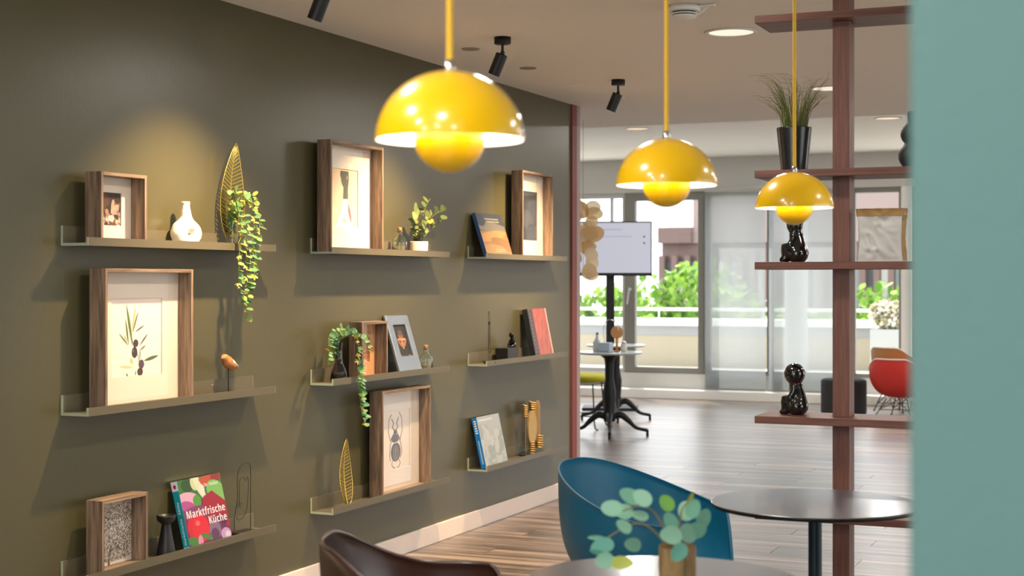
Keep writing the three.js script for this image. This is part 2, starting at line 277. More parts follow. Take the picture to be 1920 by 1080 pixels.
// ---------------------------------------------------------------- outside the far windows
{
  const cream = S({ color: '#a49c89', roughness: 0.9 }), coping = S({ color: '#eeeeec', roughness: 0.7 }), shade_band = S({ color: '#8f9296', roughness: 0.8 });
  struct('terrace', bx(-14, 14, -0.1, 0.2, -20.5, FAR - 0.18), S({ color: '#e2ded4', roughness: 0.9 }), 'pale terrace paving outside', 'terrace');
  const pw = struct('wall_terrace', null, null, 'low cream terrace wall with a white coping', 'wall');
  part('wall_body', bx(-14, 14, 0.1, 0.64, -20.75, -20.5), cream, pw);
  part('shade_band', bx(-14, 14, 0.64, 0.775, -20.75, -20.49), shade_band, pw);  // grey colour puts in the shade below the coping
  part('coping', bx(-14, 14, 0.775, 0.872, -20.82, -20.44, { r: 0.01 }), coping, pw);
  const rail = thing('terrace_railing', 'thin pale metal railing above the terrace wall', 'railing', [0, 0.872, -20.62]);
  part('handrail', rod([-14, 0.13, 0], [14, 0.13, 0], 0.022), M.aluLight, rail);
  for (let x = -13.5; x < 14; x += 1.5) part('post', rod([x, 0, 0], [x, 0.13, 0], 0.014), M.aluLight, rail);
  struct('ground_outside', bx(-60, 60, -6.2, -6, -90, 30), S({ color: '#8d9180', roughness: 1 }), 'ground far below the terrace', 'ground');
  struct('column_outside', new THREE.CylinderGeometry(0.14, 0.14, 2.9, 32).translate(-0.62, 1.65, -18.76), S({ color: '#a9abae', roughness: 0.8 }), 'round white column on the terrace behind the blind', 'column');

  // office block: brown-red piers between window strips
  const brick = S({ color: '#76605d', roughness: 0.85 }), strip = S({ color: '#aab3ba', roughness: 0.25 }), dark = S({ color: '#5d5f63', roughness: 0.4 });
  const bl = thing('office_building', 'brown red office block with vertical window strips beyond the trees', 'building', [0, -6, -46]);
  part('body', bx(-11.15, 26, 0, 8.6, -12, -0.4), brick, bl);
  part('parapet', bx(-11.2, -10.1, 8.6, 9.1, -1, -0.1), brick, bl);
  part('tall_block', bx(-10.1, 26, 8.6, 10.4, -12, -0.3), S({ color: '#9c8886', roughness: 0.85 }), bl);
  const pierG = bx(-0.09, 0.09, 0, 8.2, -0.4, 0), winG = bx(-0.14, 0.14, 0, 8.0, -0.4, -0.3);
  for (let x = -11.05, i = 0; x < 16; x += 0.42, i++) {
    part('pier', pierG, brick, bl).position.x = x;
    part('window', winG, i % 3 === 1 ? M.white : i % 3 ? strip : dark, bl).position.x = x + 0.21;
  }
  // trees
  const R = rng(77), leafG = new THREE.CircleGeometry(0.11, 5); leafG.scale(0.7, 1, 1);
  const greens = ['#6f9a2e', '#88b23a', '#5b8628', '#9cc24a'].map((c) => PH({ color: c, roughness: 0.9, transmission: 0.35, thickness: 0, side: THREE.DoubleSide }));
  const bark = S({ color: '#5a4a38', roughness: 1 });
  const trees = [[-7.3, -29, 1.45, 1.5, 'small leafy tree straight behind the terrace door, its top lowest'], [-6.7, -34.5, 1.97, 1.95, 'full green tree behind the terrace door beside the office block'], [-3.1, -31, 1.75, 1.9, 'green tree seen hazily through the blind by the door'],
    [-1.9, -37, 1.33, 1.8, 'green tree seen hazily behind the white column'], [1.4, -31, 1.15, 1.5, 'low green tree seen past the wooden shelf post'], [-11.6, -34.5, 1.29, 1.9, 'low green tree beyond the big screen']];
  for (const [x, z, top, rad, label] of trees) {
    const t = thing('tree', label, 'tree', [x, -6, z], 0, 'trees beyond the terrace');
    part('trunk', taperTube([[0, 0, 0], [0.1, 3, 0], [0, 6, 0.1]], [0.16, 0.13, 0.06], 8, 8), bark, t);
    const cy = top + 6 - rad * 0.9, lobes = [...Array(9)].map(() => { const a = R() * 6.28, q = Math.sqrt(R()) * rad * 0.75; return [Math.cos(a) * q, cy + (R() - 0.6) * rad * 0.9, Math.sin(a) * q, rad * (0.4 + R() * 0.3)]; });
    for (let k = 0; k < 4; k++) {
      const gs = [];
      for (let i = 0; i < 800; i++) {
        const [lx, ly, lz, lr] = lobes[Math.floor(R() * lobes.length)], u = R() * 2 - 1, a = R() * 6.283, s = Math.sqrt(1 - u * u), rr = lr * (0.75 + 0.3 * R());
        const g = leafG.clone(); g.rotateX(R() * 6.28); g.rotateY(R() * 6.28); g.translate(lx + s * Math.cos(a) * rr, ly + u * rr * 0.85, lz + s * Math.sin(a) * rr); gs.push(g);
      }
      part('foliage', merged(gs), greens[k], t).userData.kind = 'stuff';
    }
  }
  // planter with a pale bush
  const pl = thing('terrace_planter', 'light grey planter with a pale flowering bush on the terrace', 'planter', [0.34, 0.2, -19.8]);
  part('box', bx(-0.2, 0.2, 0, 0.585, -0.2, 0.2, { r: 0.01 }), S({ color: '#b4b9ba', roughness: 0.7 }), pl);
  const fl = new THREE.CircleGeometry(0.03, 6);
  for (const [c, n] of [['#efeadf', 420], ['#c8c79a', 260], ['#a39d80', 180]]) {
    const gs = [];
    for (let i = 0; i < n; i++) { const u = R() * 2 - 1, a = R() * 6.283, s = Math.sqrt(1 - u * u), rr = 0.1 + 0.12 * R(), g = fl.clone(); g.rotateX(R() * 6.28); g.rotateY(R() * 6.28); g.translate(s * Math.cos(a) * rr * 1.2, 0.77 + u * rr * 0.95, s * Math.sin(a) * rr); gs.push(g); }
    part('blossom', merged(gs), S({ color: c, roughness: 0.9, side: THREE.DoubleSide }), pl).userData.kind = 'stuff';
  }
  part('stems', merged([[-0.06, 0], [0.05, 0.03], [0, -0.05]].map(([x, z]) => rod([x * 0.4, 0.55, z], [x, 0.8, z], 0.006))), bark, pl);
}

// ---------------------------------------------------------------- ceiling fittings
const WARM = new THREE.Color(1.0, 0.72, 0.42), DOWN = new THREE.Color(1.0, 0.94, 0.87);
function glow(color, k) { return S({ color: '#fff4e6', emissive: color, emissiveIntensity: k, roughness: 0.6 }); }
{
  // black spotlights washing the olive wall
  const spotLabels = ['black ceiling spotlight cut off by the top edge of the photo', 'black ceiling spotlight above the large pendant lamp', 'small black ceiling spotlight nearest the red trim'];
  [-4.98, -6.65, -8.32].forEach((z, i) => {
    const t = thing('ceiling_spotlight', spotLabels[i], 'spotlight', [0.69, CEIL, z], 0, 'black spotlights along the olive wall');
    part('canopy', lathe([[0, 0], [0.04, 0], [0.04, -0.03], [0.037, -0.033], [0, -0.033]], 32), M.black, t);
    part('arm', merged([rod([0, -0.03, 0], [0, -0.075, 0], 0.007), new THREE.SphereGeometry(0.011, 12, 8).translate(0, -0.075, 0)]), M.black, t);
    const head = new THREE.Group(); head.name = 'head'; t.add(head);
    head.position.set(0, -0.075, 0); head.rotation.z = -0.42;
    part('lamp_tube', lathe([[0.0, -0.004], [0.027, -0.006], [0.029, -0.01], [0.029, -0.112], [0.026, -0.112], [0.026, -0.096], [0, -0.096]], 32), M.black, head);
    part('lens', new THREE.CircleGeometry(0.025, 24).rotateX(Math.PI / 2).translate(0, -0.0965, 0), glow(WARM, 3), head);
    const L = new THREE.SpotLight(WARM, 20, 0, 0.82, 1, 2);
    const ax = V(Math.sin(-0.42), -Math.cos(-0.42), 0);
    L.position.set(0.69 + ax.x * 0.118, CEIL - 0.075 + ax.y * 0.118, z);
    L.target.position.set(0.0, 0.66, z);
    L.shadow.radius = 1.2; L.castShadow = true; L.name = 'spot_beam';
    scene.add(L, L.target);
  });
  // recessed downlights
  const downSpots = [[1.735, -6.93, 'round recessed downlight beside the smoke detector'], [1.735, -9.18, 'round recessed downlight behind the wooden shelf post'], [1.735, -4.68, 'round recessed downlight over the teal chair'], [1.735, -2.43, 'round recessed downlight over the brown chair'], [1.735, -0.2, 'round recessed downlight beside the viewer'],
    [4.3, -6.93, 'round recessed downlight hidden by the teal wall'], [4.3, -9.18, 'round recessed downlight hidden behind the teal wall, nearer the windows'], [4.3, -4.68, 'round recessed downlight behind the teal partition'], [4.3, 0.6, 'round recessed downlight above the viewer'], [1.735, 1.6, 'round recessed downlight behind the viewer'], [2.9, -0.75, 'round recessed downlight just in front of the viewer'], [2.9, 0.7, 'round recessed downlight just behind the viewer'], [1.735, -1.3, 'round recessed downlight before the large pendant']];
  for (const [x, z, label] of downSpots) {
    const t = thing('downlight', label, 'downlight', [x, CEIL, z], 0, 'recessed downlights');
    part('rim', lathe([[0.105, -0.001], [0.107, -0.006], [0.122, -0.006], [0.126, 0], [0.105, 0]], 40), M.white, t);
    part('diffuser', new THREE.CircleGeometry(0.106, 40).rotateX(Math.PI / 2).translate(0, -0.0015, 0), glow(new THREE.Color(1, 0.86, 0.72), 0.75), t);
    const L = new THREE.RectAreaLight(DOWN, 150, 0.19, 0.19);
    L.position.set(x, CEIL - 0.008, z); L.lookAt(x, 0, z); L.name = 'downlight_beam'; scene.add(L);
  }
  for (const [x, z, label] of [[-1.08, -13.93, 'warm downlight in the raised white ceiling above the middle pendant'], [1.3, -13.93, 'downlight in the raised ceiling behind the wooden shelf'], [3.7, -13.93, 'downlight in the raised ceiling beyond the teal wall'], [-3.2, -13.93, 'downlight in the raised ceiling behind the olive wall'], [4.6, -16.2, 'downlight in the raised ceiling next to the far windows']]) {
    const t = thing('downlight', label, 'downlight', [x, CEIL2, z], 0, 'recessed downlights');
    part('rim', lathe([[0.105, -0.001], [0.107, -0.006], [0.122, -0.006], [0.126, 0], [0.105, 0]], 40), M.white, t);
    part('diffuser', new THREE.CircleGeometry(0.106, 40).rotateX(Math.PI / 2).translate(0, -0.0015, 0), glow(new THREE.Color(1, 0.7, 0.45), 0.6), t);
    const L = new THREE.RectAreaLight(new THREE.Color(1, 0.95, 0.9), 260, 0.19, 0.19);
    L.position.set(x, CEIL2 - 0.008, z); L.lookAt(x, 0, z); L.name = 'downlight_beam'; scene.add(L);
  }
  // small flush discs in a row beside the wall
  [[-6.913, 'small flush ceiling disc closest to the big pendant cord'], [-7.66, 'small flush ceiling disc beside the middle spotlight'], [-8.396, 'small flush ceiling disc before the end of the olive wall'], [-9.15, 'small flush ceiling disc by the far spotlight']].forEach(([z, label], i) => {
    const o = part('ceiling_disc', lathe([[0, 0], [0.046, 0], [0.045, -0.004], [0.036, -0.006], [0, -0.006]], 32), i < 2 ? S({ color: '#a2968a', roughness: 0.8 }) : M.white);
    o.position.set(0.4, CEIL, z); tag(o, label, 'ceiling disc', 'flush discs in the ceiling');
  });
  // smoke detector with its small side arm
  const t = thing('smoke_detector', 'white ribbed smoke detector on the beige ceiling', 'smoke detector', [1.731, CEIL, -6.187]);
  part('base', lathe([[0, 0], [0.068, 0], [0.068, -0.022], [0.062, -0.026], [0, -0.026]], 40), M.white, t);
  part('chamber', lathe([[0.05, -0.026], [0.05, -0.032], [0.056, -0.033], [0.056, -0.037], [0.048, -0.038], [0.048, -0.042], [0.053, -0.043], [0.05, -0.05], [0.03, -0.06], [0, -0.062]], 40), M.white, t);
  part('vent_slot', merged([lathe([[0.0495, -0.027], [0.0505, -0.027], [0.0505, -0.032], [0.0495, -0.032]], 40), lathe([[0.0475, -0.0385], [0.0486, -0.0385], [0.0486, -0.042], [0.0475, -0.042]], 40)]), S({ color: '#26262a', roughness: 0.8 }), t);
  part('indicator_arm', merged([bx(0.06, 0.135, -0.012, -0.003, -0.012, 0.012, { r: 0.004 }), tube([[0.05, -0.05, 0.01], [0.08, -0.035, 0.01], [0.11, -0.01, 0.005]], 0.003, 12, 6)]), M.white, t);
}

// ---------------------------------------------------------------- yellow pendant lamps
{
  function pendant(label, x, z) {
    const rim = 1.617, t = thing('pendant_lamp', label, 'pendant lamp', [x, rim, z], 0, 'yellow pendant lamps in a row');
    const R0 = 0.115, H = 0.107, o = [], n = [];
    for (let i = 0; i <= 28; i++) { const a = (i / 28) * Math.PI / 2; o.push([R0 * Math.cos(a), H * Math.sin(a)]); n.push([(R0 - 0.0022) * Math.cos(a), (H - 0.0022) * Math.sin(a)]); }
    o[o.length - 1][0] = n[n.length - 1][0] = 0.006;
    part('shade', lathe(o, 72), M.yellow, t);
    part('shade_lining', lathe(n.concat().reverse().concat([[R0, 0]]), 72), M.enamel, t);
    const bo = [], r1 = 0.056;
    for (let i = 0; i <= 20; i++) { const a = -Math.PI / 2 + (i / 20) * Math.PI / 2; bo.push([r1 * Math.cos(a), 0.006 + 0.056 * Math.sin(a)]); }
    const bi = bo.map(([r, y]) => [r * 0.965, lerp(0.006, y, 0.965)]).reverse();
    part('lower_bowl', lathe(bo.concat([[r1, 0.012]]), 56), M.yellow, t);
    part('bowl_lining', lathe([[r1, 0.012]].concat(bi), 56), M.enamel, t);
    part('socket', lathe([[0, 0.104], [0.018, 0.104], [0.018, 0.07], [0.014, 0.064], [0, 0.064]], 24), M.white, t);
    part('stay', merged([0, 1, 2].map((k) => { const a = k * 2.094 + 0.5; return rod([Math.cos(a) * 0.0545, 0.01, Math.sin(a) * 0.0545], [Math.cos(a) * 0.05, 0.094, Math.sin(a) * 0.05], 0.0012, 6); })), M.chrome, t);
    part('bulb', new THREE.SphereGeometry(0.02, 20, 14).translate(0, 0.045, 0), glow(new THREE.Color(1, 0.82, 0.6), 6), t);
    const L = new THREE.PointLight(new THREE.Color(1, 0.88, 0.76), 0.3, 0, 2); L.position.set(x, rim + 0.045, z); L.castShadow = true; L.name = 'pendant_glow'; L.shadow.radius = 0.9; scene.add(L);
    part('connector', lathe([[0, 0.105], [0.008, 0.105], [0.009, 0.11], [0.007, 0.124], [0, 0.124]], 20), M.chrome, t);
    part('cord', rod([0, 0.122, 0], [0, CEIL - rim - 0.02, 0], 0.0052, 12), M.yellowCord, t);
    part('ceiling_cup', lathe([[0, CEIL - rim], [0.05, CEIL - rim], [0.048, CEIL - rim - 0.02], [0.01, CEIL - rim - 0.026], [0, CEIL - rim - 0.026]], 32), M.yellow, t);
    return t;
  }
  pendant('large bright yellow pendant lamp hanging before the picture wall', 2.587, -2.112);
  pendant('middle yellow pendant lamp hanging before the terrace door', 2.559, -3.308);
  pendant('smallest looking yellow pendant lamp hanging before the wooden shelf', 2.586, -4.484);
}

// ---------------------------------------------------------------- wooden shelf unit
const UNIT_TOPS = [2.36, 1.80, 1.469, 0.912, 0.566];
{
  const t = thing('shelf_unit', 'open red brown wooden room divider with floor to ceiling post and boards', 'shelf', [2.233, 0, -5.40]);
  const tops = UNIT_TOPS;
  for (const y of tops) part('shelf_board', bx(0, 1.45, y - 0.027, y, -0.235, 0, { r: 0.002, grain: 'x', off: y * 1.3 }), M.mahogany, t);
  const ys = [0, ...[...tops].reverse(), CEIL];
  for (const px of [0.268, 1.12]) for (let i = 0; i + 1 < ys.length; i++) {
    const y0 = ys[i], y1 = i + 2 < ys.length ? ys[i + 1] - 0.027 : CEIL;
    part('post', bx(px, px + 0.06, y0, y1, -0.165, -0.07, { r: 0.0015, grain: 'y', off: px }), M.mahogany, t);
  }
}
// ---------------------------------------------------------------- tables and chairs in front
{
  function cafeTable(label, x, z, r) {
    const t = thing('cafe_table', label, 'table', [x, 0, z], 0, 'round cafe tables');
    part('tabletop', lathe([[0, 0.74], [r - 0.004, 0.74], [r - 0.001, 0.7385]], 96), M.tableTop, t);
    part('edge', lathe([[r - 0.001, 0.7385], [r, 0.736], [r - 0.002, 0.728], [r - 0.02, 0.725], [0, 0.725]], 96), M.black, t);
    part('column', lathe([[0, 0.725], [0.05, 0.725], [0.04, 0.718], [0.021, 0.705], [0.02, 0.69], [0.02, 0.03], [0, 0.03]], 32), S({ color: '#1b2a33', roughness: 0.4, metalness: 0.4 }), t);
    part('base', lathe([[0, 0.034], [0.05, 0.03], [0.21, 0.012], [0.215, 0.006], [0.215, 0], [0, 0]], 64), M.black, t);
    return t;
  }
  cafeTable('round grey table carrying the small leafy plant', 2.585, -3.21, 0.305);
  cafeTable('round grey table with black edge in front of the wooden shelf', 2.64, -4.52, 0.31);

  // bucket shells: a runs round from the front, back of the chair at a = pi; chair faces +x
  function bucket(h, rx, rz, seatY, seatR, flare, steep = 2.2) {
    return sheet((u, v) => {
      const a = u * Math.PI * 2, c = Math.cos(a), s = Math.sin(a), hh = h(Math.abs(((a + Math.PI) % (2 * Math.PI)) - Math.PI)), k = 0.42;
      const fx = rx, fz = rz;
      if (v < k) { const q = v / k, r = seatR * q; return V(c * r * (fx / fz), seatY + 0.012 * (1 - q) * 0 + 0.03 * Math.pow(q, 4), s * r); }
      const w = (v - k) / (1 - k), y0 = seatY + 0.03, out = 1 - Math.pow(1 - w, steep);
      const rr = lerp(seatR, fz * flare(Math.abs(((a + Math.PI) % (2 * Math.PI)) - Math.PI)), out);
      return V(c * rr * (fx / fz), lerp(y0, Math.max(hh, y0 - 0.01), Math.pow(w, 1.25)), s * rr);
    }, 96, 26, 0.009, true);
  }
  const ang = (d) => (d * Math.PI) / 180;
  // teal tub chair: high back falling evenly to the arms, open front
  const hTub = (a) => lerp(0.43, 0.655, sstep(a, ang(22), ang(52))) + 0.155 * sstep(a, ang(52), ang(172));
  const tub = thing('tub_chair', 'dark teal plastic tub chair pulled up to the round table', 'chair', [2.07, 0, -4.68], -0.06);
  part('shell', bucket(hTub, 0.285, 0.315, 0.43, 0.225, (a) => 0.93 + 0.07 * sstep(a, 0.3, 1.4), 3.2), M.tealShell, tub);
  for (const [sx, sz] of [[1, 1], [1, -1], [-1, 1], [-1, -1]]) part('leg', taperTube([[sx * 0.13, 0.43, sz * 0.13], [sx * 0.22, 0, sz * 0.22]], [0.016, 0.011], 4, 10), S({ color: '#8a6a48', roughness: 0.5 }), tub);
  // armchair shells with swept arms
  const hArm = (a) => 0.43 + 0.245 * sstep(a, ang(34), ang(70)) + 0.13 * sstep(a, ang(102), ang(152));
  const armFlare = (a) => 0.9 + 0.1 * sstep(a, 0.5, 1.2) - 0.05 * sstep(a, ang(120), ang(170));
  const armShell = bucket(hArm, 0.30, 0.325, 0.41, 0.2, armFlare);
  const hBrown = (a) => 0.43 + 0.245 * sstep(a, ang(34), ang(62)) + 0.116 * sstep(a, ang(88), ang(158));
  const brown = thing('shell_armchair', 'glossy dark brown shell armchair beside the plant table', 'chair', [2.035, 0, -3.225], 0.52);
  part('shell', bucket(hBrown, 0.30, 0.325, 0.41, 0.2, armFlare), M.leather, brown);
  part('rim', tube([...Array(72).keys()].map((i) => { const a = (i / 72) * Math.PI * 2, f = Math.abs(((a + Math.PI) % (2 * Math.PI)) - Math.PI), r = 0.325 * armFlare(f); return V(Math.cos(a) * r * (0.3 / 0.325), Math.max(hBrown(f), 0.43), Math.sin(a) * r); }), 0.006, 144, 8, true), M.leather, brown);
  for (const [sx, sz] of [[1, 1], [1, -1], [-1, 1], [-1, -1]]) part('leg', taperTube([[sx * 0.1, 0.42, sz * 0.1], [sx * 0.23, 0, sz * 0.22]], [0.015, 0.01], 4, 10), S({ color: '#3a2a20', roughness: 0.5 }), brown);

  // shell chairs on wire bases by the far windows
  function wireChair(label, color, x, z, turn, drop) {
    const t = thing('wire_base_armchair', label, 'chair', [x, 0, z], turn, 'shell armchairs by the far windows');
    const body = S({ color, roughness: 0.45 });
    part('shell', armShell, body, t).position.y = -drop;
    part('rim', tube([...Array(48).keys()].map((i) => { const a = (i / 48) * Math.PI * 2, f = Math.abs(((a + Math.PI) % (2 * Math.PI)) - Math.PI), r = 0.325 * armFlare(f); return V(Math.cos(a) * r * (0.3 / 0.325), Math.max(hArm(f), 0.43), Math.sin(a) * r); }), 0.008, 96, 6, true), S({ color: '#e9ddd0', roughness: 0.5 }), t).position.y = -drop;
    const top = 0.4 - drop, w = [], q = [[0.2, 0.2], [0.2, -0.2], [-0.2, 0.2], [-0.2, -0.2]];
    for (const [a, b] of q) { w.push(rod([a * 0.55, top, b * 0.55], [a, 0.005, b], 0.006)); w.push(rod([a * 0.55, top, -b * 0.2], [a * 0.85, 0.08, b * 0.85], 0.004)); w.push(rod([-a * 0.2, top, b * 0.55], [a * 0.85, 0.08, b * 0.85], 0.004)); }
    w.push(rod([0.17, 0.08, 0.17], [-0.17, 0.08, -0.17], 0.004), rod([-0.17, 0.08, 0.17], [0.17, 0.08, -0.17], 0.004));
    part('wire_base', merged(w), M.iron, t);
    for (const [a, b] of q) part('foot', new THREE.CylinderGeometry(0.012, 0.012, 0.012, 12).translate(a, 0.006, b), M.black, t);
    return t;
  }
  wireChair('red shell armchair with wire base by the far windows', '#c8322c', 1.11, -15.9, 1.3, 0.2);
  wireChair('tan orange shell armchair standing behind the red one', '#b3773f', 0.98, -16.72, 1.0, 0.12);

  const pf = thing('pouf', 'round black upholstered pouf behind the wooden shelf post', 'pouf', [0.483, 0, -16.1]);
  part('body', lathe([[0, 0], [0.225, 0], [0.235, 0.01], [0.237, 0.04], [0.237, 0.34], [0.23, 0.36], [0.2, 0.372], [0, 0.376]], 48), S({ color: '#232325', roughness: 0.75 }), pf);
  part('seam', new THREE.TorusGeometry(0.237, 0.003, 6, 64).rotateX(Math.PI / 2).translate(0, 0.335, 0), M.black, pf);
}

// small leafy plant in a brown pot on the near table
const eucaGreens = ['#7fb59b', '#68a48c', '#8fc2a6', '#559a8b'].map((c) => PH({ color: c, roughness: 0.7, transmission: 0.25, thickness: 0, side: THREE.DoubleSide }));
const limeLeaf = PH({ color: '#6fae3e', roughness: 0.6, transmission: 0.3, thickness: 0, side: THREE.DoubleSide });
const oliveLeaf = PH({ color: '#9aa845', roughness: 0.7, transmission: 0.3, thickness: 0, side: THREE.DoubleSide });
const stemMat = S({ color: '#6a7a3c', roughness: 0.8 });
function leafGeo(len, wid, cup = 0.15) {
  const g = new THREE.CircleGeometry(0.5, 18), p = g.attributes.position;
  for (let i = 0; i < p.count; i++) { const x = p.getX(i), y = p.getY(i), w = wid * (1 - 0.25 * (y + 0.5)); p.setXYZ(i, x * w, (y + 0.5) * len, cup * len * (x * x * 2 + y * y * 0.6)); }
  g.computeVertexNormals(); return g;
}
{
  const t = thing('potted_eucalyptus', 'eucalyptus plant with round blue green leaves in a brown pot on the near table', 'potted plant', [2.67, 0.741, -3.03]);
  const kraft = S({ map: rep(woodTex(51, [128, 100, 62], [176, 146, 96], 8, 0.7), 0.09, 0.12), roughness: 0.8, bumpMap: rep(grainT, 0.06, 0.06), bumpScale: 0.002 });
  const uvm = (g) => metreUV(g);
  part('pot', uvm(lathe([[0, 0.004], [0.033, 0], [0.035, 0.003], [0.039, 0.06], [0.0385, 0.108], [0.0375, 0.111], [0.0355, 0.109], [0.034, 0.09]], 48)), kraft, t);
  part('soil', lathe([[0, 0.098], [0.0345, 0.096]], 24), S({ color: '#3b2b1c', roughness: 1 }), t);
  const pts = [[-0.091, 0.185, 0.133], [-0.072, 0.201, 0.071], [-0.032, 0.209, 0.118], [-0.005, 0.192, 0.042], [-0.057, 0.159, 0.173], [0.032, 0.168, 0.135], [0.019, 0.164, -0.023], [0.066, 0.116, 0.185], [0.046, 0.137, 0.074], [0.051, 0.133, 0.017], [0.043, 0.143, 0.152], [-0.098, 0.115, 0.169], [-0.072, 0.104, 0.071], [-0.126, 0.126, 0.148], [-0.084, 0.092, 0.206], [-0.029, 0.099, 0.248], [0.039, 0.199, 0.023], [0.050, 0.150, -0.036], [-0.058, 0.164, 0.064], [-0.108, 0.106, 0.195], [-0.092, 0.169, 0.057], [0.075, 0.194, 0.116]].map(([x, y, z]) => V(x - 0.03, y, z - 0.08));
  const R = rng(8), leaf = leafGeo(0.043, 0.038), o = V(0, 0.1, 0), face = V(0.45, 0.25, 0.86).normalize();
  const stems = [[0, 18, 20, 2, 1], [13, 11, 12, 19, 14, 15, 4], [5, 10, 7], [16, 6, 3, 8, 9, 17, 21]];
  const tips = [V(-0.12, 0.178, 0.05), V(-0.15, 0.115, 0.075), V(0.025, 0.13, 0.06), V(0.02, 0.2, -0.04)];
  tips.forEach((tip, k) => { const mid = o.clone().lerp(tip, 0.45).add(V(0, 0.055 - k * 0.004, 0.008)); part('stem', taperTube([[0, 0.09, 0], mid, tip], [0.0026, 0.002, 0.0013], 16, 6), S({ color: '#7a6a45', roughness: 0.8 }), t); });
  stems.flat().forEach((i) => {
    const p = pts[i], m = part('leaf', leaf, i === 3 ? limeLeaf : i === 15 || i === 16 ? oliveLeaf : eucaGreens[i % 4], t);
    const n = face.clone().add(V((R() - 0.5) * 1.3, (R() - 0.3) * 0.9, (R() - 0.5) * 1.3)).normalize();
    const dir = p.clone().sub(o).add(V((R() - 0.5) * 0.1, (R() - 0.5) * 0.1, (R() - 0.5) * 0.1)).normalize(), y = dir.addScaledVector(n, -dir.dot(n)).normalize(), x = y.clone().cross(n);
    m.quaternion.setFromRotationMatrix(new THREE.Matrix4().makeBasis(x, y, n)); m.position.copy(p).addScaledVector(y, -0.02);
    const s = 0.8 + R() * 0.45; m.scale.set(s * (i === 16 || i === 13 || i === 19 ? 0.4 : 1), s, s);
  });
}

// ---------------------------------------------------------------- picture ledges on the olive wall
const LEDGE_Y = [1.525, 0.923, 0.334], LEDGE_Z = [-4.318, -6.03, -7.737], LEDGE_L = [1.222, 1.218, 1.232], LT = 0.010;
{
  const rows = ['upper', 'middle', 'lower'], cols = ['nearest the viewer', 'in the middle column', 'nearest the red trim'];
  LEDGE_Z.forEach((z, c) => LEDGE_Y.forEach((y, r) => {
    const L = LEDGE_L[c], t = thing('picture_ledge', `${rows[r]} olive grey picture ledge ${cols[c]}`, 'ledge', [0.0005, y, z], 0, 'picture ledges on the olive wall');
    const sh = new THREE.Shape([[0, 0], [0.12, 0], [0.12, 0.03], [0.112, 0.03], [0.112, LT], [0.008, LT], [0.008, 0.072], [0, 0.072]].map(([a, b]) => new THREE.Vector2(a, b)));
    const g = new THREE.ExtrudeGeometry(sh, { depth: L, bevelEnabled: false }); g.translate(0, 0, -L);
    part('ledge_body', g, M.ledge, t);
    for (const e of [0, 1]) { const ge = new THREE.ExtrudeGeometry(sh, { depth: 0.0012, bevelEnabled: false }); ge.translate(0, 0, e ? -L - 0.0012 : 0); part('end_edge', ge, M.ledgeEnd, t); }
    for (const s of [0.3, L - 0.3]) part('screw', new THREE.SphereGeometry(0.004, 10, 6).scale(0.5, 1, 1).translate(0.0085, 0.05, -s), M.chrome, t);
  }));
}
const onLedge = (row) => LEDGE_Y[row] + LT + 0.0004;

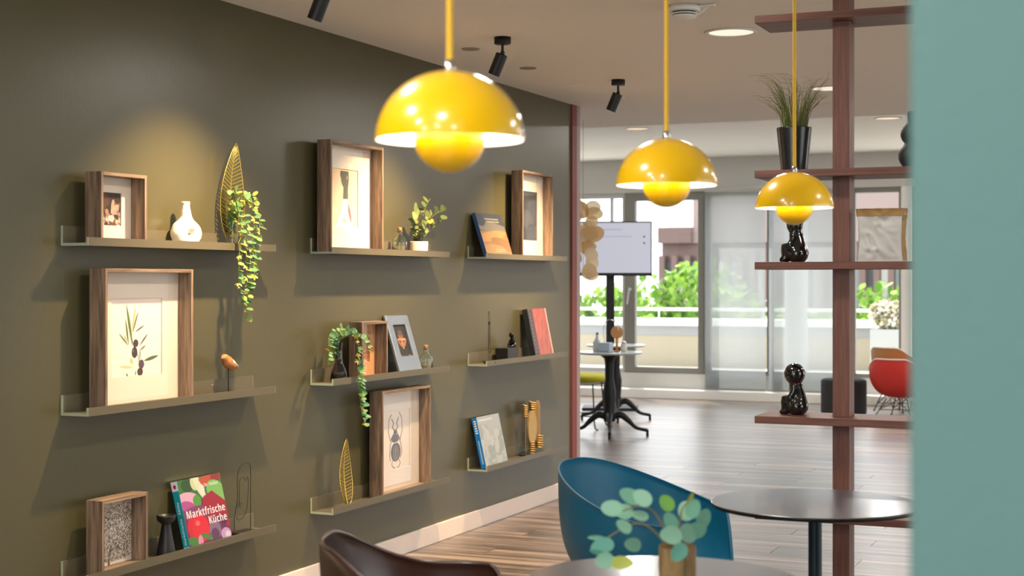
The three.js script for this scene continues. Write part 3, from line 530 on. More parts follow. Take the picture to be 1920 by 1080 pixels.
// ---------------------------------------------------------------- prints
function speck(g, w, h, n, seed, fn) { const R = rng(seed); for (let i = 0; i < n; i++) fn(R, R() * w, R() * h); }
const blob = (g, x, y, rx, ry, rot, c) => { g.fillStyle = c; g.beginPath(); g.ellipse(x, y, rx, ry, rot, 0, 6.2832); g.fill(); };
const blade = (g, x0, y0, x1, y1, w, c) => { const dx = x1 - x0, dy = y1 - y0, l = Math.hypot(dx, dy), nx = (-dy / l) * w, ny = (dx / l) * w; g.fillStyle = c; g.beginPath(); g.moveTo(x0, y0); g.quadraticCurveTo((x0 + x1) / 2 + nx, (y0 + y1) / 2 + ny, x1, y1); g.quadraticCurveTo((x0 + x1) / 2 - nx, (y0 + y1) / 2 - ny, x0, y0); g.fill(); };
const prints = {
  stones: canvasTex(512, 512, (g, w, h) => {
    g.fillStyle = '#2a1710'; g.fillRect(0, 0, w, h);
    const R = rng(4), cs = ['#8c7a70', '#b5a397', '#5b3a26', '#7b4f31', '#a98b76', '#3c2418', '#c9bcb4'];
    for (let i = 0; i < 70; i++) blob(g, R() * w, h * (0.35 + R() * 0.65), 20 + R() * 45, 16 + R() * 28, R() * 3, cs[Math.floor(R() * 7)]);
    blob(g, 120, 110, 130, 120, 0.4, '#4a2c1a'); blob(g, 330, 190, 36, 90, 0.2, '#a58e7d'); blob(g, 420, 230, 50, 50, 0, '#9a8d86'); blob(g, 290, 400, 80, 50, 0, '#b9b3b3'); blob(g, 190, 300, 40, 44, 0, '#a9764d');
  }),
  olive: canvasTex(640, 640, (g, w, h) => {
    g.fillStyle = '#eedfd2'; g.fillRect(0, 0, w, h);
    const X = (x) => ((x - 450) / 320) * w, Y = (y) => ((y - 262) / 493) * h;
    g.strokeStyle = '#4d5a22'; g.lineWidth = 8; g.beginPath(); g.moveTo(X(632), Y(755)); g.quadraticCurveTo(X(640), Y(660), X(590), Y(560)); g.quadraticCurveTo(X(575), Y(500), X(570), Y(450)); g.stroke();
    for (const [a, b, c, d, q, col] of [[585, 570, 545, 292, 30, '#56681f'], [580, 500, 605, 300, 22, '#b9ae6c'], [585, 480, 622, 338, 14, '#3c3d1d'], [600, 478, 660, 434, 14, '#475020'], [560, 562, 498, 478, 18, '#6a7428'], [552, 540, 530, 490, 9, '#59621f'], [628, 566, 684, 488, 16, '#4b4a24'], [632, 596, 668, 564, 14, '#545a26'], [655, 664, 752, 636, 30, '#495a22'], [590, 700, 500, 690, 24, '#cfc48a'], [585, 680, 570, 640, 30, '#c4b858'], [560, 560, 540, 385, 22, '#55671d'], [556, 756, 544, 735, 14, '#3b3b22'], [600, 756, 606, 720, 10, '#3b3b22'], [630, 660, 632, 580, 12, '#5c6024']]) blade(g, X(a), Y(b), X(c), Y(d), q, col);
    blob(g, X(605), Y(548), 32, 32, 0.2, '#35202a'); blob(g, X(597), Y(606), 36, 46, 0, '#2b1a24'); blob(g, X(640), Y(684), 36, 38, 0, '#4a3540'); blob(g, X(632), Y(732), 36, 34, 0, '#3a2418'); blob(g, X(590), Y(596), 9, 14, 0, '#6d5a66');
  }),
  speckled: canvasTex(512, 512, (g, w, h) => {
    g.fillStyle = '#d8d2c8'; g.fillRect(0, 0, w, h);
    const R = rng(17);
    g.strokeStyle = '#4e4132'; g.lineWidth = 26; g.beginPath(); g.moveTo(230, 512); g.quadraticCurveTo(240, 430, 260, 360); g.stroke();
    for (let i = 0; i < 5200; i++) { const x = R() * w, y = Math.pow(R(), 0.9) * h * 0.95, d = Math.hypot((x - 256) / 300, (y - 250) / 270); if (d < 0.9 + R() * 0.35) blob(g, x, y, 2 + R() * 4, 2 + R() * 3, R() * 3, ['#3a2f22', '#6a5338', '#8a6f4a', '#2a2520', '#a98a5c', '#efe9df'][Math.floor(R() * 6)]); }
  }),
  gown: canvasTex(512, 640, (g, w, h) => {
    g.fillStyle = '#efcfae'; g.fillRect(0, 0, w, h);
    g.fillStyle = '#56584c'; g.beginPath(); g.moveTo(180, 20); g.lineTo(330, 20); g.quadraticCurveTo(350, 90, 330, 170); g.lineTo(320, 250); g.quadraticCurveTo(340, 330, 300, 330); g.lineTo(225, 330); g.lineTo(235, 200); g.quadraticCurveTo(180, 150, 190, 100); g.quadraticCurveTo(160, 80, 180, 20); g.fill();
    g.fillStyle = '#f6eee6'; g.beginPath(); g.moveTo(225, 330); g.lineTo(310, 330); g.quadraticCurveTo(330, 450, 420, 640); g.lineTo(90, 640); g.quadraticCurveTo(190, 480, 225, 330); g.fill();
    blade(g, 320, 360, 390, 600, 40, '#c9525c'); blade(g, 330, 380, 300, 560, 26, '#b79ab0'); blob(g, 260, 570, 60, 30, 0.3, '#d6a3a8'); blob(g, 306, 90, 10, 22, 0.2, '#caa06a');
  }),
  dusk: canvasTex(256, 256, (g, w, h) => { g.fillStyle = '#a9672e'; g.fillRect(0, 0, w, h); g.fillStyle = '#8d5a34'; g.fillRect(0, 0, w, 90); blob(g, 90, 150, 100, 16, -0.1, '#c98f55'); blob(g, 160, 210, 130, 20, 0, '#96531d'); }),
  beetle: canvasTex(640, 640, (g, w, h) => {
    g.fillStyle = '#e8d3bb'; g.fillRect(0, 0, w, h);
    const X = (x) => ((x - 620) / 212) * w, Y = (y) => ((y - 240) / 450) * h, B = '#120d0d'; g.translate(w / 2, h / 2); g.scale(1.12, 1.08); g.translate(-w / 2, -h / 2);
    g.strokeStyle = B; g.lineCap = 'round';
    const line = (pts, lw) => { g.lineWidth = lw; g.beginPath(); g.moveTo(X(pts[0][0]), Y(pts[0][1])); for (let i = 1; i < pts.length; i++) g.lineTo(X(pts[i][0]), Y(pts[i][1])); g.stroke(); };
    line([[714, 420], [690, 470], [678, 400], [682, 320], [698, 285]], 11); line([[736, 420], [757, 470], [771, 400], [768, 320], [750, 275]], 11);
    line([[718, 402], [705, 375], [713, 350], [700, 318]], 14); line([[730, 402], [740, 375], [733, 350], [745, 312]], 14);
    line([[700, 470], [690, 500], [686, 570], [690, 610]], 11); line([[752, 470], [762, 500], [768, 560], [758, 600]], 11);
    line([[706, 610], [700, 640], [712, 664], [722, 668]], 9); line([[748, 610], [758, 640], [748, 662], [738, 668]], 9);
    blob(g, X(724), Y(412), 36, 24, 0, B); blob(g, X(723), Y(457), 80, 44, 0, '#3a2c2a'); blob(g, X(727), Y(555), 98, 96, 0, B); blob(g, X(728), Y(565), 70, 78, 0, '#55412f');
    g.strokeStyle = '#b9a183'; line([[727, 490], [727, 615]], 5); g.strokeStyle = '#e8d3bb'; line([[698, 492], [727, 487], [755, 492]], 8); g.strokeStyle = '#8b7358'; line([[712, 505], [714, 600]], 6); line([[742, 505], [740, 600]], 6);
  }),
  night: canvasTex(256, 256, (g, w, h) => { g.fillStyle = '#2a2a2c'; g.fillRect(0, 0, w, h); blob(g, 120, 150, 90, 50, 0.2, '#3d3f42'); blob(g, 180, 200, 60, 30, 0, '#1c1c1e'); }),
  hands: canvasTex(320, 420, (g, w, h) => {
    g.fillStyle = '#1c1914'; g.fillRect(0, 0, w, h);
    blob(g, 160, 150, 52, 62, 0, '#6e4a33'); blob(g, 160, 110, 50, 36, 0, '#4d3222'); blob(g, 160, 255, 30, 60, 0, '#93643f');
    blade(g, 60, 190, 200, 190, 34, '#9c6a48'); blade(g, 270, 190, 130, 195, 34, '#a87550'); blade(g, 60, 190, 160, 300, 40, '#7c5236'); blade(g, 270, 190, 160, 300, 40, '#86593b'); blob(g, 66, 400, 26, 14, 0, '#7a5640'); blob(g, 260, 396, 22, 16, 0, '#7a5640');
  }),
};
// box frames standing on the ledges
{
  function boxFrame(label, row, zL, w, h, print, { x0 = 0.036, x1 = 0.108, mat = 0.2, turn = 0, tone = M.walnut, open, board = M.mat } = {}) {
    const y = onLedge(row), t = thing('framed_print', label, 'picture frame', [0, y, zL], 0), b = 0.013;
    const o = (open ?? [mat, 1 - mat, mat, 1 - mat]);
    part('frame_side', bx(x0, x1, 0, h, -b, 0, { r: 0.001, grain: 'y', off: zL }), tone, t);
    part('frame_side', bx(x0, x1, 0, h, -w, -w + b, { r: 0.001, grain: 'y', off: zL + 2 }), tone, t);
    part('frame_top', bx(x0, x1, h - b, h, -w + b, -b, { r: 0.001, grain: 'z', off: zL }), tone, t);
    part('frame_bottom', bx(x0, x1, 0, b, -w + b, -b, { r: 0.001, grain: 'z', off: zL + 1 }), tone, t);
    part('backing', bx(x0, x0 + 0.004, b, h - b, -w + b, -b), M.paper, t);
    const iw = w - 2 * b, ih = h - 2 * b;
    if (mat > 0) {
      const s = new THREE.Shape([[0, 0], [iw, 0], [iw, ih], [0, ih]].map((p) => new THREE.Vector2(...p)));
      s.holes.push(new THREE.Path([[o[0] * iw, o[2] * ih], [o[0] * iw, o[3] * ih], [o[1] * iw, o[3] * ih], [o[1] * iw, o[2] * ih]].map((p) => new THREE.Vector2(...p))));
      const g = new THREE.ExtrudeGeometry(s, { depth: 0.003, bevelEnabled: false }); g.rotateY(Math.PI / 2); g.translate(x0 + 0.006, b, -b);
      part('mat', g, board, t);
    }
    const pw = (o[1] - o[0]) * iw, ph = (o[3] - o[2]) * ih, pg = new THREE.PlaneGeometry(pw, ph); pg.rotateY(Math.PI / 2); pg.translate(x0 + 0.0048, b + o[2] * ih + ph / 2, -b - o[0] * iw - pw / 2);
    part('print', pg, S({ map: print, roughness: 0.8 }), t);
    part('glass', bx(x0 + 0.016, x0 + 0.018, b, h - b, -w + b, -b), M.glass, t);
    return t;
  }
  boxFrame('small walnut box frame with a photo of pebbles and shells', 0, -4.404, 0.266, 0.258, prints.stones, { mat: 0.24 });
  boxFrame('large walnut box frame with an olive branch print', 1, -4.428, 0.536, 0.512, prints.olive, { mat: 0.2 });
  boxFrame('small grey walnut box frame with a speckled tree print', 2, -4.41, 0.267, 0.268, prints.speckled, { mat: 0, open: [0, 1, 0, 1] });
  boxFrame('large walnut box frame with a print of a figure in a white gown', 0, -6.029, 0.508, 0.512, prints.gown, { mat: 0.2, open: [0.22, 0.74, 0.22, 0.78] });
  boxFrame('small walnut box frame with an orange brown print among the trailing leaves', 1, -6.324, 0.257, 0.272, prints.dusk, { mat: 0.25, open: [0.36, 0.76, 0.26, 0.74], board: S({ color: '#cf9a68', roughness: 0.9 }) });
  boxFrame('large dark walnut box frame with a long horned beetle print', 2, -6.526, 0.53, 0.518, prints.beetle, { mat: 0.2 });
  boxFrame('large walnut box frame beside the landscape book', 0, -8.276, 0.487, 0.522, prints.night, { mat: 0.2 });
}
// ---------------------------------------------------------------- books and leaning frames
{
  function leaning(name, label, category, row, zL, w, h, t, lean) {
    const g = thing(name, label, category, [0.107, onLedge(row) + t * Math.sin(lean), zL]);
    g.rotation.z = lean; return g;
  }
  function book(label, row, zL, w, h, t, lean, cover, spine, spineMap) {
    const g = leaning('book', label, 'book', row, zL, w, h, t, lean), c = 0.0015;
    part('pages', bx(-t + c, -c, 0.003, h - 0.003, -w + 0.004, -c), M.paper, g);
    const cm = S({ color: cover.color ?? '#ffffff', map: cover.map ?? null, roughness: 0.35 });
    const f = bx(-c, 0, 0, h, -w, 0); 
    part('front_cover', f, S({ color: spine, roughness: 0.35 }), g);
    const pg = new THREE.PlaneGeometry(w, h); pg.rotateY(Math.PI / 2); pg.translate(0.0003, h / 2, -w / 2);
    part('cover_print', pg, cm, g);
    part('back_cover', bx(-t, -t + c, 0, h, -w, 0), S({ color: spine, roughness: 0.35 }), g);
    part('spine', bx(-t, 0, 0, h, 0, 0.0012), S({ color: spine, roughness: 0.35 }), g);
    if (spineMap) { const sg = new THREE.PlaneGeometry(t, h); sg.translate(-t / 2, h / 2, 0.0016); part('spine_print', sg, S({ map: spineMap, roughness: 0.35 }), g); }
    return g;
  }
  const cook = canvasTex(640, 640, (g, w, h) => {
    g.fillStyle = '#7a1f58'; g.fillRect(0, 0, w, h);
    g.fillStyle = '#3f7d2f'; g.fillRect(0, 0, w, 210); blob(g, 130, 60, 90, 60, 0, '#28521f'); blob(g, 250, 40, 70, 80, 0.4, '#cfe3b0'); blob(g, 470, 40, 180, 60, -0.1, '#c0542e'); blob(g, 560, 30, 70, 50, 0, '#8e3126'); blob(g, 300, 100, 44, 130, -0.5, '#e3edc8'); blob(g, 540, 170, 150, 110, 0.5, '#7fc463'); blob(g, 110, 190, 160, 70, 0.1, '#e7b7d1'); blob(g, 80, 250, 110, 50, 0.2, '#b9569a'); blob(g, 230, 220, 60, 60, 0, '#5aa43c'); blob(g, 330, 120, 40, 50, 0, '#f2f0e0');
    blob(g, 200, 330, 200, 70, 0, '#8a3f6a');
    g.fillStyle = '#a5112e'; g.beginPath(); g.moveTo(300, 270); g.lineTo(330, 190); g.lineTo(470, 150); g.lineTo(640, 270); g.lineTo(640, 520); g.lineTo(330, 480); g.fill();
    blob(g, 110, 460, 90, 110, 0, '#d8102f'); blob(g, 210, 470, 120, 130, 0, '#e5182f'); blob(g, 175, 420, 34, 26, 0, '#f76a6a');
    blob(g, 470, 500, 120, 110, 0, '#6d2460'); blob(g, 410, 520, 90, 90, 0, '#8a6f8a'); blob(g, 400, 560, 60, 60, 0, '#643a5c'); blob(g, 560, 580, 76, 60, 0, '#caa7d3'); blob(g, 585, 590, 40, 36, 0, '#e9dcf0'); blob(g, 560, 440, 60, 44, 0.3, '#5a1438');
    blob(g, 80, 580, 90, 46, 0.3, '#4c8a32'); blob(g, 170, 590, 36, 60, 0.2, '#e79ac0'); blob(g, 270, 560, 90, 26, 0.4, '#4f8f38'); g.fillStyle = '#3c3440'; g.fillRect(0, 612, 640, 28);
    g.fillStyle = '#ffffff'; g.font = 'bold 96px sans-serif'; g.textAlign = 'right'; g.shadowColor = '#5a1030'; g.shadowBlur = 6; g.fillText('Marktfrische', 622, 360, 590); g.fillText('Küche', 622, 452, 330);
    g.shadowBlur = 0; g.font = '44px serif'; g.fillText('Dr. Oetker', 590, 100);
  });
  const cookSpine = canvasTex(80, 640, (g, w, h) => { g.fillStyle = '#16a4b4'; g.fillRect(0, 0, w, h); g.fillStyle = '#f4f4f4'; g.fillRect(0, 0, w, 90); blob(g, 40, 50, 18, 20, 0, '#c2185b'); g.save(); g.translate(52, 250); g.rotate(-Math.PI / 2); g.fillStyle = '#e8f7f9'; g.font = 'bold 40px sans-serif'; g.textAlign = 'center'; g.fillText('Küche', 0, 0); g.fillText('Marktfrische', -220, 0); g.restore(); g.fillStyle = '#d5eef0'; g.fillRect(8, 610, 64, 22); });
  book('colourful cookbook titled Marktfrische Küche leaning on the lower ledge', 2, -4.947, 0.291, 0.272, 0.03, 0.24, { map: cook, color: '#cfc8cf' }, '#159aa9', cookSpine);
  const land = canvasTex(512, 360, (g, w, h) => { g.fillStyle = '#4a5a72'; g.fillRect(0, 0, w, h); blob(g, 260, 120, 400, 50, 0.1, '#8b8b8c'); g.fillStyle = '#b48a52'; g.fillRect(0, 150, w, h); blob(g, 200, 190, 300, 40, -0.1, '#d0a567'); blob(g, 400, 260, 240, 50, 0.15, '#a67a3c'); blob(g, 150, 300, 240, 40, 0, '#c39c5f'); blob(g, 60, 60, 90, 50, 0, '#2d4872'); g.fillStyle = '#d7d3cc'; for (const [x, y, l] of [[150, 40, 260], [190, 62, 230]]) for (let k = 0; k < l; k += 18) g.fillRect(x + k, y, 12, 12); for (let k = 0; k < 200; k += 14) { g.fillRect(200 + k, 300, 9, 7); g.fillRect(200 + k, 316, 9, 7); } });
  book('book with a blue and sandy landscape cover leaning on the upper ledge', 0, -7.773, 0.363, 0.256, 0.022, 0.31, { map: land, color: '#b0a898' }, '#31507e');
  const red = canvasTex(400, 380, (g, w, h) => { g.fillStyle = '#b4573c'; g.fillRect(0, 0, w, h); for (let i = 0, R = rng(6); i < 60; i++) blob(g, 120 + R() * 300, R() * h, 6 + R() * 16, 30 + R() * 60, R() * 0.4, ['#bd6446', '#a84c34', '#c4704f'][i % 3]); g.fillStyle = '#3a2a26'; g.fillRect(0, 0, 100, h); g.fillStyle = '#8d6a5c'; for (let k = 0; k < h; k += 30) { g.beginPath(); g.arc(72, k + 12, 12, 0, 6.3); g.stroke(); g.fillRect(30, k + 4, 26, 10); } g.fillStyle = '#efe5dc'; g.fillRect(378, 0, 22, h); });
  book('rust red covered book with dark patterned edge next to the cube figurine', 1, -8.487, 0.295, 0.297, 0.034, 0.2, { map: red, color: '#cdb4a8' }, '#1f2526');
  const pale = canvasTex(360, 360, (g, w, h) => { g.fillStyle = '#c3c6c4'; g.fillRect(0, 0, w, h); const R = rng(12); for (let i = 0; i < 40; i++) blob(g, R() * w, 90 + R() * 250, 20 + R() * 50, 14 + R() * 40, R() * 3, ['#b4b9b6', '#cfd1cd', '#d8d6d2', '#aeb6b2'][i % 4]); g.fillStyle = '#e6e6e4'; g.fillRect(20, 20, 220, 14); });
  const blueSp = canvasTex(60, 480, (g, w, h) => { g.fillStyle = '#1677c4'; g.fillRect(0, 0, w, h); g.fillStyle = '#e9f2fa'; for (let k = 30; k < 150; k += 22) g.fillRect(16, k, 30, 12); for (let k = 220; k < 430; k += 16) g.fillRect(24, k, 14, 8); });
  book('pale grey book with bright blue spine leaning on the lower ledge', 2, -7.758, 0.308, 0.29, 0.03, 0.22, { map: pale, color: '#b4b8ba' }, '#1677c4', blueSp);

  // silver photo frame leaning back, with a darker one behind it
  const w = 0.236, h = 0.30, sf = leaning('silver_framed_photo', 'wide silver photo frame with a dark portrait leaning on the ledge', 'photo frame', 1, -6.726, w, h, 0.016, 0.3);
  const silver = S({ color: '#a6adb4', roughness: 0.36, metalness: 1, bumpMap: rep(grainT, 0.05, 0.05), bumpScale: 0.0006 });
  const s = new THREE.Shape([[0, 0], [w, 0], [w, h], [0, h]].map((p) => new THREE.Vector2(...p)));
  s.holes.push(new THREE.Path([[0.05, 0.085], [0.05, 0.255], [0.195, 0.255], [0.195, 0.085]].map((p) => new THREE.Vector2(...p))));
  const g = new THREE.ExtrudeGeometry(s, { depth: 0.008, bevelEnabled: true, bevelSize: 0.004, bevelThickness: 0.004, bevelSegments: 2 }); g.rotateY(Math.PI / 2); g.translate(-0.012, 0, 0);
  part('frame_border', g, silver, sf);
  const pg = new THREE.PlaneGeometry(0.15, 0.175); pg.rotateY(Math.PI / 2); pg.translate(-0.011, 0.17, -0.1225);
  part('photo', pg, S({ map: prints.hands, roughness: 0.5 }), sf);
  part('back_board', bx(-0.016, -0.0125, 0.004, h - 0.004, -w + 0.004, -0.004), M.black, sf);
}

// ---------------------------------------------------------------- foliage helper: stems with round leaves and small yellow blossoms
function trailing(t, stems, { leaf, mats, every = 0.018, size = 1, seed = 1, blossoms = 0.15, stemR = 0.0014 }) {
  const R = rng(seed), star = mergeGeometries([0, 1, 2, 3, 4].map((k) => { const g = new THREE.CircleGeometry(0.006, 6); g.scale(0.5, 1, 1); g.translate(0, 0.006, 0.001); g.rotateX(-0.5); g.rotateZ((k * Math.PI * 2) / 5); return g; }));
  const yel = S({ color: '#d9bf52', roughness: 0.6, side: THREE.DoubleSide });
  for (const pts of stems) {
    const curve = new THREE.CatmullRomCurve3(pts.map((p) => V(...p))), L = curve.getLength();
    part('stem', tube(pts, stemR, 24, 6), stemMat, t);
    for (let s = every * 0.6, k = 0; s < L; s += every * (0.8 + R() * 0.4), k++) {
      const p = curve.getPointAt(Math.min(s / L, 1)), tan = curve.getTangentAt(Math.min(s / L, 1));
      const a = (k % 2 ? 1 : -1) * (0.7 + R() * 0.9) + R() * 0.8, side = V(0.25 + R() * 0.5, 0, 0).add(V(Math.sin(a) * 0.6, 0.1, Math.cos(a))).cross(tan).normalize();
      const y = side.multiplyScalar(1).addScaledVector(tan, 0.35).normalize(), n0 = V(0.8, 0.6, 0.35).add(V(R() - 0.5, R() - 0.5, R() - 0.5)), n = n0.addScaledVector(y, -n0.dot(y)).normalize(), x = y.clone().cross(n);
      const isB = R() < blossoms, m = part(isB ? 'blossom' : 'leaf', isB ? star : leaf, isB ? yel : mats[Math.floor(R() * mats.length)], t);
      m.quaternion.setFromRotationMatrix(new THREE.Matrix4().makeBasis(x, y, n)); m.position.copy(p);
      m.scale.setScalar(size * (0.7 + R() * 0.5) * (isB ? 1.25 : 1));
      if (p.x + t.position.x < 0.02) m.position.x = 0.02 - t.position.x;
    }
  }
}
const vineMats = ['#7f9a3a', '#5f8a46', '#8aa64c', '#4d7f4a'].map((c) => PH({ color: c, roughness: 0.65, transmission: 0.3, thickness: 0, side: THREE.DoubleSide }));
const vineMats2 = ['#5f9a62', '#4c8a5c', '#79aa72', '#8fae58'].map((c) => PH({ color: c, roughness: 0.65, transmission: 0.3, thickness: 0, side: THREE.DoubleSide }));
const glassSolid = PH({ color: '#f4fbf8', transmission: 1, roughness: 0.03, thickness: 0.01, ior: 1.47 });

// ---------------------------------------------------------------- upper ledge, nearest column
{
  const y = onLedge(0);
  // ceramic ring vase
  const v = thing('ring_vase', 'cream ceramic bottle vase with an off centre hole', 'vase', [0.06, y, -4.985], -0.3);
  const bones = [], hc = [0, 0.052, -0.012];
  for (let i = 0; i < 14; i++) { const a = (i / 14) * 6.2832, b = ((i + 1) / 14) * 6.2832, q = (c) => 0.0285 + 0.012 * Math.max(0, Math.cos(c)) , rr = (c) => 0.034 + 0.008 * Math.cos(c); bones.push([[0, hc[1] + Math.sin(a) * rr(a) * 0.95, hc[2] + Math.cos(a) * (rr(a) + 0.008)], [0, hc[1] + Math.sin(b) * rr(b) * 0.95, hc[2] + Math.cos(b) * (rr(b) + 0.008)], q(a) * 0.7, q(b) * 0.7]); }
  bones.push([[0, 0.088, 0.0], [0, 0.128, 0.003], 0.034, 0.0185]); bones.push([[0, 0.128, 0.003], [0, 0.158, 0.004], 0.0185, 0.0172]);
  const bodyG = figure(bones, 0.22, V(0, 0.085, 0), 64, 0.004);
  { const p = bodyG.attributes.position; for (let i = 0; i < p.count; i++) if (p.getY(i) < 0.0005) p.setY(i, 0.0005); }
  const cream = S({ color: '#efe4d3', roughness: 0.55, bumpMap: rep(grainT, 0.03, 0.03), bumpScale: 0.0005 });
  part('body', bodyG, cream, v);
  part('neck_rim', lathe([[0.0135, 0.156], [0.0165, 0.157], [0.0178, 0.174], [0.0168, 0.177], [0.014, 0.177], [0.013, 0.166]], 32).translate(0, 0, 0.004), cream, v);

  // tall gold leaf
  function goldLeaf(len, wid, ribs, lean, tilt = 0) {
    const g = new THREE.Group(), gs = [], half = (t) => wid * Math.pow(Math.sin(Math.PI * Math.pow(t, 0.8)), 0.75) * (1 - 0.25 * t);
    const C = (t) => V(-0.012 * Math.sin(t * 3), t * len, 0.015 * Math.sin(t * 2.6));
    part('midrib', taperTube([0, 0.2, 0.4, 0.6, 0.8, 1].map(C), [0.004, 0.0035, 0.003, 0.0025, 0.002, 0.001], 24, 6), M.gold, g);
    for (const s of [1, -1]) {
      const edge = []; for (let i = 0; i <= 20; i++) { const t = 0.04 + 0.96 * (i / 20); edge.push(C(t).add(V(0.25 * half(t), 0, s * half(t)))); }
      gs.push(tube(edge, 0.0022, 40, 6));
      for (let i = 1; i < ribs; i++) { const t = 0.05 + 0.9 * (i / ribs), t2 = Math.min(t + 0.055, 1), a = C(t), b = C(t2).add(V(0.25 * half(t2), 0, s * half(t2))), d = b.clone().sub(a), m = new THREE.BoxGeometry(0.0012, d.length(), len / ribs * 0.5); m.applyQuaternion(new THREE.Quaternion().setFromUnitVectors(V(0, 1, 0), d.clone().normalize())); m.translate(...a.add(b).multiplyScalar(0.5).toArray()); gs.push(m); }
    }
    part('rib_fan', merged(gs), M.gold, g);
    g.children.slice().forEach((c) => { c.rotation.set(tilt, 0, lean); });
    return g;
  }
  const L1 = thing('gold_leaf_ornament', 'tall openwork gold leaf ornament behind the trailing plant', 'ornament', [0.06, y, -5.305]);
  [...goldLeaf(0.44, 0.068, 26, 0.045, -0.1).children].forEach((c) => L1.add(c));
  L1.rotation.y = -0.35;
  const L2 = thing('gold_leaf_ornament', 'narrow gold leaf ornament standing beside the beetle frame', 'ornament', [0.085, onLedge(2), -6.225]);
  [...goldLeaf(0.315, 0.05, 18, 0.08, -0.1).children].forEach((c) => L2.add(c));
  L2.rotation.y = -0.18;

  // trailing plant in a small glass tube
  const t = thing('trailing_plant', 'trailing plant with yellow blossoms spilling over the upper ledge', 'plant', [0.075, y, -5.29]);
  part('glass_tube', lathe([[0, 0.002], [0.018, 0], [0.02, 0.003], [0.02, 0.11], [0.018, 0.11], [0.018, 0.006], [0, 0.006]], 24), glassSolid, t);
  const leaf = leafGeo(0.026, 0.021);
  trailing(t, [
    [[0, 0.05, 0], [0.01, 0.14, 0.01], [0.05, 0.19, 0.05], [0.075, 0.13, 0.07], [0.08, 0.05, 0.06], [0.075, -0.06, 0.075], [0.08, -0.16, 0.075], [0.08, -0.24, 0.05]],
    [[0, 0.05, 0], [0.02, 0.16, -0.01], [0.065, 0.2, -0.01], [0.09, 0.12, -0.02], [0.085, 0.02, -0.005], [0.085, -0.1, 0.01], [0.08, -0.2, 0.02], [0.085, -0.29, 0.035]],
    [[0, 0.05, 0], [0.02, 0.15, -0.02], [0.06, 0.19, -0.05], [0.09, 0.11, -0.06], [0.085, 0, -0.03], [0.09, -0.12, -0.02]],
    [[0, 0.05, 0], [0.01, 0.17, 0.02], [0.03, 0.235, 0.03], [0.05, 0.22, 0.05]], [[0, 0.05, 0], [0.03, 0.17, -0.02], [0.06, 0.22, -0.04], [0.08, 0.2, -0.06]],
    [[0.07, 0.14, 0.03], [0.09, 0.06, 0.03], [0.085, -0.04, 0.035], [0.09, -0.15, 0.03], [0.085, -0.22, 0.02]]], { leaf, mats: vineMats, seed: 31, every: 0.0135, blossoms: 0.17, size: 1.12 });
}
// middle ledge, nearest column: wooden bird
{
  const t = thing('wooden_bird', 'carved wooden bird on a thin rod', 'figurine', [0.065, onLedge(1), -5.27]);
  const wood = S({ map: rep(woodTex(61, [150, 92, 44], [200, 140, 84], 8), 0.1, 0.2), roughness: 0.6 });
  const g = figure([[[0, 0.135, 0.005], [0, 0.12, -0.02], 0.022, 0.02], [[0, 0.152, 0.024], [0, 0.13, 0], 0.016, 0.02], [[0, 0.12, -0.02], [0, 0.108, -0.062], 0.018, 0.007], [[0, 0.155, 0.036], [0, 0.151, 0.05], 0.007, 0.002]], 0.15, V(0, 0.13, -0.005), 56, 0.004);
  part('body', metreUV(g, 'z'), wood, t);
  part('wing', figure([[[0.016, 0.135, -0.005], [0.014, 0.115, -0.05], 0.009, 0.003]], 0.1, V(0.015, 0.125, -0.025), 40, 0.002), S({ color: '#e3d8c6', roughness: 0.7 }), t);
  part('rod', rod([0, 0.006, 0], [0, 0.12, 0], 0.0025), M.iron, t);
  part('base', lathe([[0, 0], [0.028, 0], [0.028, 0.006], [0, 0.007]], 32), M.iron, t);
}
// lower ledge, nearest column: candle holder, wire face
{
  const y = onLedge(2), t = thing('candle_holder', 'black waisted candle holder between the tree print and the cookbook', 'candle holder', [0.066, y, -4.845]);
  part('stand', lathe([[0, 0], [0.036, 0], [0.037, 0.004], [0.033, 0.03], [0.02, 0.1], [0.0175, 0.118], [0.02, 0.124]], 48), M.black, t);
  part('dish', lathe([[0.02, 0.124], [0.033, 0.134], [0.0365, 0.148], [0.037, 0.155], [0.034, 0.155], [0.03, 0.145], [0.012, 0.14], [0, 0.14]], 48), M.black, t);
  const w = thing('wire_figure', 'fine black wire line figure on a small block beside the cookbook', 'figurine', [0.06, y, -5.39], -0.1);
  const K = (a) => a.map(([z, yy]) => V(0, yy, -z));
  part('wire', merged([
    tube(K([[0.045, 0.012], [0.045, 0.15], [0.045, 0.26], [0.04, 0.285], [0.01, 0.295], [-0.025, 0.28], [-0.04, 0.24], [-0.04, 0.15], [-0.05, 0.11], [-0.06, 0.07], [-0.06, 0.02]]), 0.0014, 60, 6),
    tube(K([[-0.028, 0.12], [-0.028, 0.2], [-0.022, 0.232], [0.0, 0.235], [0.012, 0.218], [0.024, 0.235], [0.03, 0.22], [0.028, 0.15], [0.02, 0.1], [0, 0.07], [-0.03, 0.06], [-0.05, 0.075]]), 0.0012, 60, 6),
    tube(K([[-0.045, 0.11], [-0.015, 0.112], [-0.045, 0.122], [-0.012, 0.126], [-0.04, 0.134]]), 0.001, 30, 6)]), M.iron, w);
  part('block', bx(-0.03, 0.03, 0, 0.012, -0.055, 0.065, { r: 0.002 }), M.black, w);
  copyOf(w, 'fine black wire line figure seen edge on next to the cube figurine', [0.065, onLedge(1), -7.89], 0.52);
}
